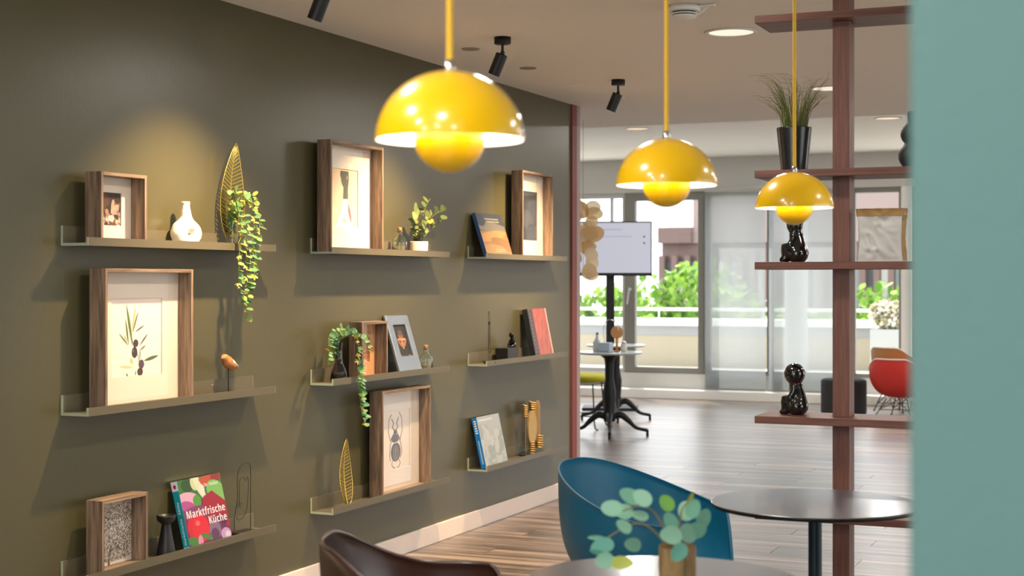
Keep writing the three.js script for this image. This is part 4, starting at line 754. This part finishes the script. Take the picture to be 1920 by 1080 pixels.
// upper ledge, middle column: flask and small potted plant
{
  function flask(label, row, x, z) {
    const t = thing('cork_bottle', label, 'bottle', [x, onLedge(row), z], 0, 'small glass bottles with corks');
    part('bottle_glass', lathe([[0, 0.002], [0.034, 0], [0.037, 0.004], [0.037, 0.062], [0.033, 0.075], [0.016, 0.09], [0.0125, 0.098], [0.0125, 0.11], [0.016, 0.113], [0.016, 0.118], [0.011, 0.118], [0.0105, 0.1], [0.014, 0.088], [0.031, 0.072], [0.0345, 0.06], [0.0345, 0.008], [0, 0.007]], 40), glassSolid, t);
    part('cork', lathe([[0, 0.108], [0.0102, 0.108], [0.0115, 0.132], [0.0105, 0.134], [0, 0.134]], 24), S({ color: '#b07a4a', roughness: 0.9 }), t);
  }
  flask('small clear glass bottle with cork beside the pink flower pot', 0, 0.072, -6.775);
  flask('small clear glass bottle with cork beside the silver photo frame', 1, 0.072, -7.07);
  const t = thing('potted_plant', 'small olive leaved plant in a pale pink pot', 'potted plant', [0.07, onLedge(0), -6.995]);
  part('pot', lathe([[0, 0.002], [0.043, 0], [0.045, 0.003], [0.047, 0.066], [0.046, 0.068], [0.043, 0.067], [0.041, 0.05], [0, 0.05]], 40), S({ color: '#eed4c4', roughness: 0.6 }), t);
  part('soil', lathe([[0, 0.056], [0.042, 0.054]], 24), S({ color: '#3a2a1c', roughness: 1 }), t);
  const leaf = leafGeo(0.045, 0.034, 0.1), mats = ['#6d7530', '#5a6b32', '#857e30', '#64773c'].map((c) => PH({ color: c, roughness: 0.6, transmission: 0.25, thickness: 0, side: THREE.DoubleSide }));
  trailing(t, [[[0, 0.05, 0], [0.005, 0.14, 0.02], [0.03, 0.2, 0.09], [0.05, 0.22, 0.16]], [[0, 0.05, 0], [0.01, 0.16, -0.01], [0.03, 0.25, -0.02], [0.05, 0.29, -0.03]], [[0, 0.05, 0], [0.01, 0.14, -0.04], [0.03, 0.21, -0.12], [0.06, 0.24, -0.2]], [[0, 0.05, 0], [0.03, 0.12, 0.0], [0.075, 0.18, 0.02], [0.1, 0.2, 0.05]], [[0, 0.05, 0], [0.03, 0.11, -0.03], [0.07, 0.16, -0.07], [0.1, 0.19, -0.08]]],
    { leaf, mats, seed: 44, every: 0.027, size: 1.05, blossoms: 0, stemR: 0.0018 });
}
// middle ledge, middle column: smoky glass vase with a hanging vine
{
  const t = thing('vine_in_glass_vase', 'smoky glass bud vase with a long trailing vine', 'plant', [0.072, onLedge(1), -6.165]);
  part('vase', lathe([[0, 0.002], [0.036, 0], [0.04, 0.006], [0.04, 0.018], [0.034, 0.05], [0.019, 0.085], [0.0155, 0.12], [0.0165, 0.165], [0.02, 0.18], [0.0185, 0.18], [0.0145, 0.165], [0.0135, 0.12], [0.017, 0.086], [0.031, 0.05], [0.036, 0.02], [0, 0.012]], 48), PH({ color: '#c9c4cc', transmission: 1, roughness: 0.04, thickness: 0.01, ior: 1.47, attenuationColor: new THREE.Color(0.35, 0.32, 0.36), attenuationDistance: 0.02 }), t);
  const leaf = leafGeo(0.03, 0.024);
  trailing(t, [
    [[0, 0.1, 0], [0, 0.19, 0.01], [0.015, 0.235, 0.06], [0.02, 0.22, 0.12], [0.03, 0.17, 0.15], [0.03, 0.11, 0.145], [0.03, 0.085, 0.15]],
    [[0, 0.1, 0], [0, 0.19, -0.01], [0.03, 0.24, -0.02], [0.06, 0.21, -0.05], [0.07, 0.13, -0.06], [0.065, 0.03, -0.06], [0.07, -0.08, -0.075], [0.07, -0.17, -0.1], [0.065, -0.22, -0.14]],
    [[0.065, 0.1, -0.055], [0.075, 0.04, -0.08], [0.07, -0.03, -0.075], [0.075, -0.12, -0.09], [0.07, -0.18, -0.13]],
    [[0, 0.1, 0], [0, 0.19, 0.01], [0.03, 0.25, 0.03], [0.05, 0.24, 0.07]], [[0, 0.19, 0], [0.05, 0.22, -0.04], [0.09, 0.18, -0.09], [0.1, 0.14, -0.11]]], { leaf, mats: vineMats2, seed: 52, every: 0.0155, blossoms: 0.14, size: 1.08 });
}
// middle ledge, far column: cube with a leaning man; lower ledge: gold sculpture
{
  const t = thing('cube_figurine', 'black figurine of a man sitting on a dark cube', 'figurine', [0.066, onLedge(1), -8.14], 0);
  part('cube', bx(-0.04, 0.04, 0, 0.078, -0.08, 0.08, { r: 0.003 }), S({ color: '#1b1716', roughness: 0.4 }), t);
  const g = figure([[[0, 0.075, -0.09], [0.005, 0.115, -0.082], 0.017, 0.017], [[0.005, 0.115, -0.082], [0.004, 0.128, -0.068], 0.016, 0.008], [[0.004, 0.148, -0.06], [0.004, 0.152, -0.058], 0.015, 0.014],
    [[0.02, 0.118, -0.085], [0.024, 0.09, -0.06], 0.008, 0.006], [[0.024, 0.09, -0.06], [0.01, 0.082, -0.035], 0.006, 0.005], [[-0.012, 0.118, -0.085], [-0.016, 0.09, -0.06], 0.008, 0.006], [[-0.016, 0.09, -0.06], [-0.004, 0.083, -0.035], 0.006, 0.005],
    [[0.008, 0.072, -0.092], [0.014, 0.05, -0.108], 0.012, 0.009], [[0.014, 0.05, -0.108], [0.016, 0.008, -0.12], 0.009, 0.006], [[0.016, 0.007, -0.12], [0.03, 0.006, -0.124], 0.006, 0.005], [[-0.008, 0.072, -0.092], [-0.012, 0.048, -0.11], 0.012, 0.009], [[-0.012, 0.048, -0.11], [-0.012, 0.008, -0.118], 0.009, 0.006], [[-0.012, 0.007, -0.118], [0.002, 0.006, -0.124], 0.006, 0.005]], 0.2, V(0, 0.08, -0.08), 64, 0.0035);
  part('man', g, S({ color: '#17191b', roughness: 0.35, metalness: 0.4 }), t);
  const s = thing('gold_sculpture', 'gold sculpture of an oval and a rounded bar on a black base', 'sculpture', [0.062, onLedge(2), -8.52]);
  part('base', bx(-0.04, 0.04, 0, 0.012, -0.19, 0.1, { r: 0.005 }), S({ color: '#1d2b33', roughness: 0.25 }), s);
  const oval = new THREE.CylinderGeometry(1, 1, 0.012, 48); oval.rotateZ(Math.PI / 2); oval.scale(1, 0.102, 0.068); oval.translate(0.012, 0.17, 0.02);
  part('oval', oval, M.goldSatin, s);
  const bar = new THREE.CapsuleGeometry(0.042, 0.18, 8, 24); bar.scale(0.16, 1, 1); bar.translate(-0.012, 0.19, -0.13);
  part('bar', bar, S({ color: '#a87d3d', roughness: 0.45, metalness: 0.7 }), s);
  const coil = (x, y, z, h, r) => tube([...Array(40).keys()].map((i) => V(x + Math.cos(i * 0.9) * r, y + (i / 39) * h, z + Math.sin(i * 0.9) * r)), 0.006, 120, 6);
  part('coil', coil(0.012, 0.012, 0.02, 0.075, 0.016), M.goldSatin, s);
  part('coil', coil(0.0, 0.24, 0.095, 0.07, 0.012), M.goldSatin, s);
  part('coil', coil(-0.01, 0.25, -0.04, 0.07, 0.018), M.goldSatin, s);
  part('coil', coil(-0.01, 0.03, -0.15, 0.08, 0.022), M.goldSatin, s);
  part('pin', merged([rod([-0.012, 0.01, -0.13], [-0.012, 0.08, -0.13], 0.003), rod([0.0, 0.01, 0.085], [0.0, 0.25, 0.095], 0.002), rod([-0.01, 0.01, -0.04], [-0.01, 0.26, -0.04], 0.002)]), M.goldSatin, s);
}
// ---------------------------------------------------------------- things on the wooden shelf unit
{
  const zc = -5.515;
  // grass in a black pot
  const t = thing('potted_grass', 'tall thin grass in a tapered black pot', 'potted plant', [2.352, UNIT_TOPS[1], zc]);
  part('pot', lathe([[0, 0.001], [0.046, 0], [0.048, 0.003], [0.064, 0.158], [0.0635, 0.161], [0.061, 0.16], [0.058, 0.14], [0, 0.14]], 48), PH({ color: '#1c1c20', roughness: 0.28, clearcoat: 0.3 }), t);
  part('soil', lathe([[0, 0.146], [0.0585, 0.144]], 24), S({ color: '#2e2418', roughness: 1 }), t);
  const R = rng(90), cols = ['#5c6a2c', '#79803a', '#46552a', '#8b7a4c'];
  cols.forEach((c, k) => {
    const gs = [];
    for (let i = 0; i < 34; i++) { const a = R() * 6.28, q = Math.sqrt(R()) * 0.045, h = 0.1 + R() * 0.105, b = (0.02 + R() * 0.055) * (k === 3 ? 1.5 : 1), x = Math.cos(a) * q, z = Math.sin(a) * q; gs.push(taperTube([[x, 0.144, z], [x + Math.cos(a) * b * 0.25, 0.144 + h * 0.55, z + Math.sin(a) * b * 0.25], [x + Math.cos(a) * b, 0.144 + h * 0.95, z + Math.sin(a) * b], [x + Math.cos(a + 0.5) * b * 1.5, 0.144 + h, z + Math.sin(a + 0.5) * b * 1.5]], [0.0014, 0.0011, 0.0007, 0.0003], 7, 4)); }
    part('grass_blades', merged(gs), S({ color: c, roughness: 0.7 }), t).userData.kind = 'stuff';
  });
  // black vase of stacked bulges
  const v = thing('bubble_vase', 'matt black vase of two round bulges on the wooden shelf', 'vase', [2.8, UNIT_TOPS[1], zc]);
  const prof = [[0, 0], [0.05, 0], [0.062, 0.012], [0.073, 0.035], [0.07, 0.062], [0.055, 0.083], [0.053, 0.09], [0.06, 0.1], [0.066, 0.12], [0.06, 0.142], [0.046, 0.158], [0.042, 0.168], [0.042, 0.2], [0.038, 0.2], [0.037, 0.165]];
  part('body', lathe(new THREE.CatmullRomCurve3(prof.map(([r, y]) => V(r, y, 0))).getPoints(80).map((p) => [p.x, p.y]), 56), S({ color: '#26282a', roughness: 0.6 }), v);

  // glossy seated figures
  function seated(label, y, kind) {
    const f = thing('seated_figure', label, 'figurine', [2.352, y, zc], 0);
    const b = [[[0.014, 0.03, 0.014], [0.014, 0.03, -0.014], 0.032, 0.032], [[0.016, 0.034, 0], [0.008, 0.098, 0], 0.037, 0.026], [[-0.012, 0.03, 0], [0.0, 0.06, 0], 0.026, 0.024],
      [[0.006, 0.028, 0.016], [-0.03, 0.046, 0.015], 0.017, 0.013], [[-0.03, 0.046, 0.015], [-0.033, 0.012, 0.015], 0.013, 0.011], [[-0.033, 0.01, 0.015], [-0.044, 0.009, 0.016], 0.009, 0.007],
      [[0.006, 0.028, -0.016], [-0.03, 0.046, -0.015], 0.017, 0.013], [[-0.03, 0.046, -0.015], [-0.033, 0.012, -0.015], 0.013, 0.011], [[-0.033, 0.01, -0.015], [-0.044, 0.009, -0.016], 0.009, 0.007],
      [[0.004, 0.094, 0.02], [-0.008, 0.062, 0.028], 0.011, 0.009], [[-0.008, 0.062, 0.028], [-0.036, 0.06, 0.012], 0.009, 0.008], [[0.004, 0.094, -0.02], [-0.008, 0.062, -0.028], 0.011, 0.009], [[-0.008, 0.062, -0.028], [-0.036, 0.06, -0.012], 0.009, 0.008],
      [[0.005, 0.1, 0], [0.002, 0.118, 0], 0.017, 0.015]];
    if (kind) b.push([[0.002, 0.148, 0], [0.002, 0.149, 0], 0.039, 0.039]);
    else b.push([[0.002, 0.135, 0], [0.002, 0.152, 0], 0.03, 0.034], [[-0.022, 0.165, 0], [-0.026, 0.172, 0], 0.012, 0.008], [[0.026, 0.165, 0], [0.03, 0.172, 0], 0.012, 0.008]);
    const g = figure(b, 0.24, V(-0.002, 0.095, 0), 72, 0.0035), p = g.attributes.position;
    for (let i = 0; i < p.count; i++) if (p.getY(i) < 0.0004) p.setY(i, 0.0004);
    part('body', g, M.blackGloss, f);
  }
  seated('glossy black seated figurine with a ball head on the lower wooden shelf', UNIT_TOPS[3], 1);
  seated('glossy black seated figurine below the smallest looking pendant lamp', UNIT_TOPS[2], 0);

  // crumpled paper bag
  const bag = thing('paper_bag', 'crumpled white paper bag with a brown folded rim', 'bag', [2.672, UNIT_TOPS[2], -5.5]);
  const n = noise2(72), white = S({ color: '#cfccc8', roughness: 0.85, side: THREE.DoubleSide }), kraft = S({ color: '#a5814f', roughness: 0.9, side: THREE.DoubleSide });
  const perim = (u, y) => {   // rounded rectangle walked once round, creased
    const W = 0.079 - 0.006 * Math.sin(y * 18), D = 0.044 + 0.01 * Math.max(0, 0.12 - y), s = u * 4; let x, z, nx, nz;
    if (s < 1) { x = lerp(-W, W, s); z = D; nx = 0; nz = 1; } else if (s < 2) { x = W; z = lerp(D, -D, s - 1); nx = 1; nz = 0; } else if (s < 3) { x = lerp(W, -W, s - 2); z = -D; nx = 0; nz = -1; } else { x = -W; z = lerp(-D, D, s - 3); nx = -1; nz = 0; }
    const ridge = Math.abs(n(u * 22 + y * 20, y * 34) - 0.5) * 2, cr = (0.5 - ridge) * 0.014 * sstep(y, 0, 0.03) + (n(u * 9, y * 12) - 0.5) * 0.016 * sstep(y, 0, 0.05);
    const soft = Math.pow(Math.abs(Math.sin(Math.PI * (s % 1))), 0.6); return V(x + nx * cr * soft, y, z + nz * cr * soft);
  };
  part('paper', sheet((u, v) => perim(u % 1 < 0 ? u + 1 : Math.min(u, 0.9999), v * 0.168), 120, 30, 0.001), white, bag);
  part('folded_rim', sheet((u, v) => perim(u < 0 ? u + 1 : Math.min(u, 0.9999), 0.162 + v * 0.026).multiply(V(1.025, 1, 1.04)), 120, 4, 0.0015), kraft, bag);
  part('side_gusset', sheet((u, v) => perim(0.252 + 0.246 * u, 0.004 + v * 0.166).add(V(0.0016, 0, 0)), 24, 24, 0.001), kraft, bag);
  part('bottom', bx(-0.07, 0.07, 0.0002, 0.0016, -0.04, 0.04), white, bag);
}

// ---------------------------------------------------------------- by the far windows
{
  // bistro tables
  function bistro(label, x, z, turn) {
    const t = thing('bistro_table', label, 'table', [x, 0, z], turn, 'cast iron bistro tables');
    part('tabletop', lathe([[0, 0.76], [0.292, 0.76], [0.298, 0.755], [0.296, 0.745], [0.27, 0.738], [0, 0.738]], 64), S({ color: '#c3ccd2', roughness: 0.18 }), t);
    part('column', lathe([[0, 0.738], [0.09, 0.738], [0.085, 0.726], [0.05, 0.70], [0.042, 0.66], [0.04, 0.52], [0.05, 0.46], [0.06, 0.40], [0.056, 0.33], [0.05, 0.24], [0.06, 0.21], [0.064, 0.17], [0.05, 0.13], [0, 0.12]], 32), M.iron, t);
    for (let k = 0; k < 4; k++) {
      const a = (k * Math.PI) / 2 - 0.342, c = Math.cos(a), s = Math.sin(a);
      part('leg', taperTube([[0.03, 0.17], [0.1, 0.19], [0.17, 0.14], [0.24, 0.075], [0.32, 0.055], [0.345, 0.05]].map(([r, y]) => V(c * r, y, s * r)), [0.028, 0.032, 0.026, 0.018, 0.015, 0.016], 20, 8), M.iron, t);
      part('foot', merged([rod([c * 0.342, 0.0, s * 0.342], [c * 0.342, 0.055, s * 0.342], 0.013)]), M.iron, t);
    }
    return t;
  }
  bistro('cast iron bistro table nearer the olive wall, carrying the bottles', -1.023, -12.98, 0.0);
  bistro('cast iron bistro table standing behind the one with the bottles', -1.485, -14.47, 0.05);
  const y = 0.761;
  const bt = thing('glass_bottle', 'small glass oil bottle on the bistro table', 'bottle', [-1.13, y, -12.95]);
  part('glass_body', lathe([[0, 0.001], [0.04, 0], [0.04, 0.08], [0.03, 0.1], [0.014, 0.125], [0.014, 0.15], [0.017, 0.155], [0, 0.156]], 24), S({ color: '#dfe6e8', roughness: 0.15 }), bt);
  part('cap', lathe([[0, 0.156], [0.012, 0.156], [0.01, 0.172], [0, 0.174]], 16), M.black, bt);
  const cd = thing('condiment_caddy', 'pale blue caddy with a wire handle on the bistro table', 'caddy', [-1.03, y, -12.9]);
  part('box', bx(-0.055, 0.055, 0, 0.085, -0.05, 0.05, { r: 0.008 }), S({ color: '#b7c7d6', roughness: 0.4 }), cd);
  part('wire_handle', tube([[-0.01, 0.08, 0], [-0.02, 0.22, 0], [0.02, 0.29, 0], [0.1, 0.27, 0], [0.12, 0.2, 0]], 0.004, 30, 6), M.chrome, cd);
  const sg = thing('round_table_sign', 'orange round wooden sign on a stick on the bistro table', 'sign', [-0.955, y, -12.99], 0.36);
  part('disc', new THREE.CylinderGeometry(0.056, 0.056, 0.01, 40).rotateX(Math.PI / 2).translate(0, 0.175, 0), S({ color: '#d99a62', roughness: 0.6 }), sg);
  part('stick', rod([0, 0.01, 0], [0, 0.13, 0], 0.012), S({ color: '#c88650', roughness: 0.6 }), sg);
  part('base', lathe([[0, 0], [0.03, 0], [0.03, 0.012], [0, 0.014]], 24), S({ color: '#c88650', roughness: 0.6 }), sg);
  const jr = thing('small_jar', 'small white jar beside the round orange sign', 'jar', [-0.9, y, -13.02]);
  part('jar_body', lathe([[0, 0], [0.028, 0], [0.03, 0.06], [0.026, 0.075], [0, 0.077]], 24), S({ color: '#e9e4da', roughness: 0.5 }), jr);
  part('jar_lid', lathe([[0, 0.077], [0.024, 0.077], [0.024, 0.092], [0, 0.094]], 24), M.chrome, jr);

  // green cushioned stool on wire legs
  const st = thing('wire_chair', 'wire legged chair with a yellow green seat cushion', 'chair', [-1.47, 0, -13.55]);
  part('seat_cushion', lathe([[0, 0.44], [0.17, 0.44], [0.2, 0.455], [0.205, 0.49], [0.18, 0.515], [0.1, 0.525], [0, 0.527]], 40), S({ color: '#b3b02e', roughness: 0.8 }), st);
  part('seat_ring', new THREE.TorusGeometry(0.19, 0.006, 8, 48).rotateX(Math.PI / 2).translate(0, 0.432, 0), M.iron, st);
  for (const [a, b] of [[1, 1], [1, -1], [-1, 1], [-1, -1]]) part('leg', tube([[a * 0.12, 0.43, b * 0.12], [a * 0.13, 0.3, b * 0.13], [a * 0.16, 0.02, b * 0.16], [a * 0.2, 0.008, b * 0.2]], 0.007, 20, 8), M.iron, st);
  part('foot_ring', new THREE.TorusGeometry(0.2, 0.005, 8, 48).rotateX(Math.PI / 2).translate(0, 0.13, 0), M.iron, st);

  // big screen on a floor stand
  const tv = thing('display_screen', 'flat display screen on a black floor stand', 'screen', [-1.95, 0, -15.6], 0.3);
  part('housing', bx(-0.455, 0.455, 1.455, 2.05, -0.05, 0, { r: 0.008 }), M.black, tv);
  const ui = canvasTex(512, 320, (g, w, h) => { g.fillStyle = '#c9cad6'; g.fillRect(0, 0, w, h); g.fillStyle = '#b4b5c4'; g.fillRect(150, 40, 180, 8); g.fillRect(150, 84, 240, 8); blob(g, 470, 90, 6, 6, 0, '#3a3a50'); blob(g, 470, 130, 6, 6, 0, '#3a3a50'); });
  const face = new THREE.PlaneGeometry(0.885, 0.545); face.translate(0, 1.762, 0.0012);
  part('screen_face', face, S({ color: '#202024', roughness: 0.25, emissive: '#ffffff', emissiveMap: ui, emissiveIntensity: 0.8 }), tv);
  part('pole', bx(-0.045, 0.045, 0.03, 1.5, -0.09, -0.05, { r: 0.005 }), M.black, tv);
  part('foot_plate', bx(-0.3, 0.3, 0, 0.03, -0.27, 0.13, { r: 0.008 }), M.black, tv);
  const tl = new THREE.RectAreaLight(new THREE.Color(0.86, 0.87, 1), 0.5, 0.88, 0.54); tl.position.set(-1.95 + Math.sin(0.3) * 0.01, 1.762, -15.6 + Math.cos(0.3) * 0.01); tl.lookAt(-1.95 + Math.sin(0.3), 1.762, -15.6 + Math.cos(0.3)); tl.name = 'screen_light'; scene.add(tl);

  // beige paper leaf garland hanging at the end of the olive wall
  const gl = thing('leaf_garland', 'hanging garland of beige paper leaves behind the red trim', 'garland', [-0.27, 1.45, -10.3]);
  part('thread', rod([0, 0, 0], [0, CEIL - 1.45, 0], 0.0015, 6), S({ color: '#b09a78', roughness: 0.8 }), gl);
  const R = rng(14), leaf = leafGeo(0.11, 0.11, 0.06), mats = ['#ecd2a6', '#e0bf8e', '#f2dfbc'].map((c) => PH({ color: c, roughness: 0.85, transmission: 0.35, thickness: 0, side: THREE.DoubleSide }));
  for (let i = 0; i < 26; i++) {
    const h = (i / 26) * 0.55, a = i * 2.4, m = part('leaf', leaf, mats[i % 3], gl), n = V(0.4, 0.1, 0.9).add(V(R() - 0.5, R() - 0.5, R() - 0.5)).normalize(), d = V(Math.cos(a), (R() - 0.5) * 0.9, Math.sin(a)), yv = d.addScaledVector(n, -d.dot(n)).normalize();
    m.quaternion.setFromRotationMatrix(new THREE.Matrix4().makeBasis(yv.clone().cross(n), yv, n)); m.position.set(Math.cos(a) * 0.02, h, Math.sin(a) * 0.02); m.scale.setScalar(0.75 + R() * 0.5);
  }
}

// ---------------------------------------------------------------- shadows, picture
scene.traverse((o) => { if (o.isMesh) { o.castShadow = true; o.receiveShadow = true; } });
renderer.render(scene, camera);
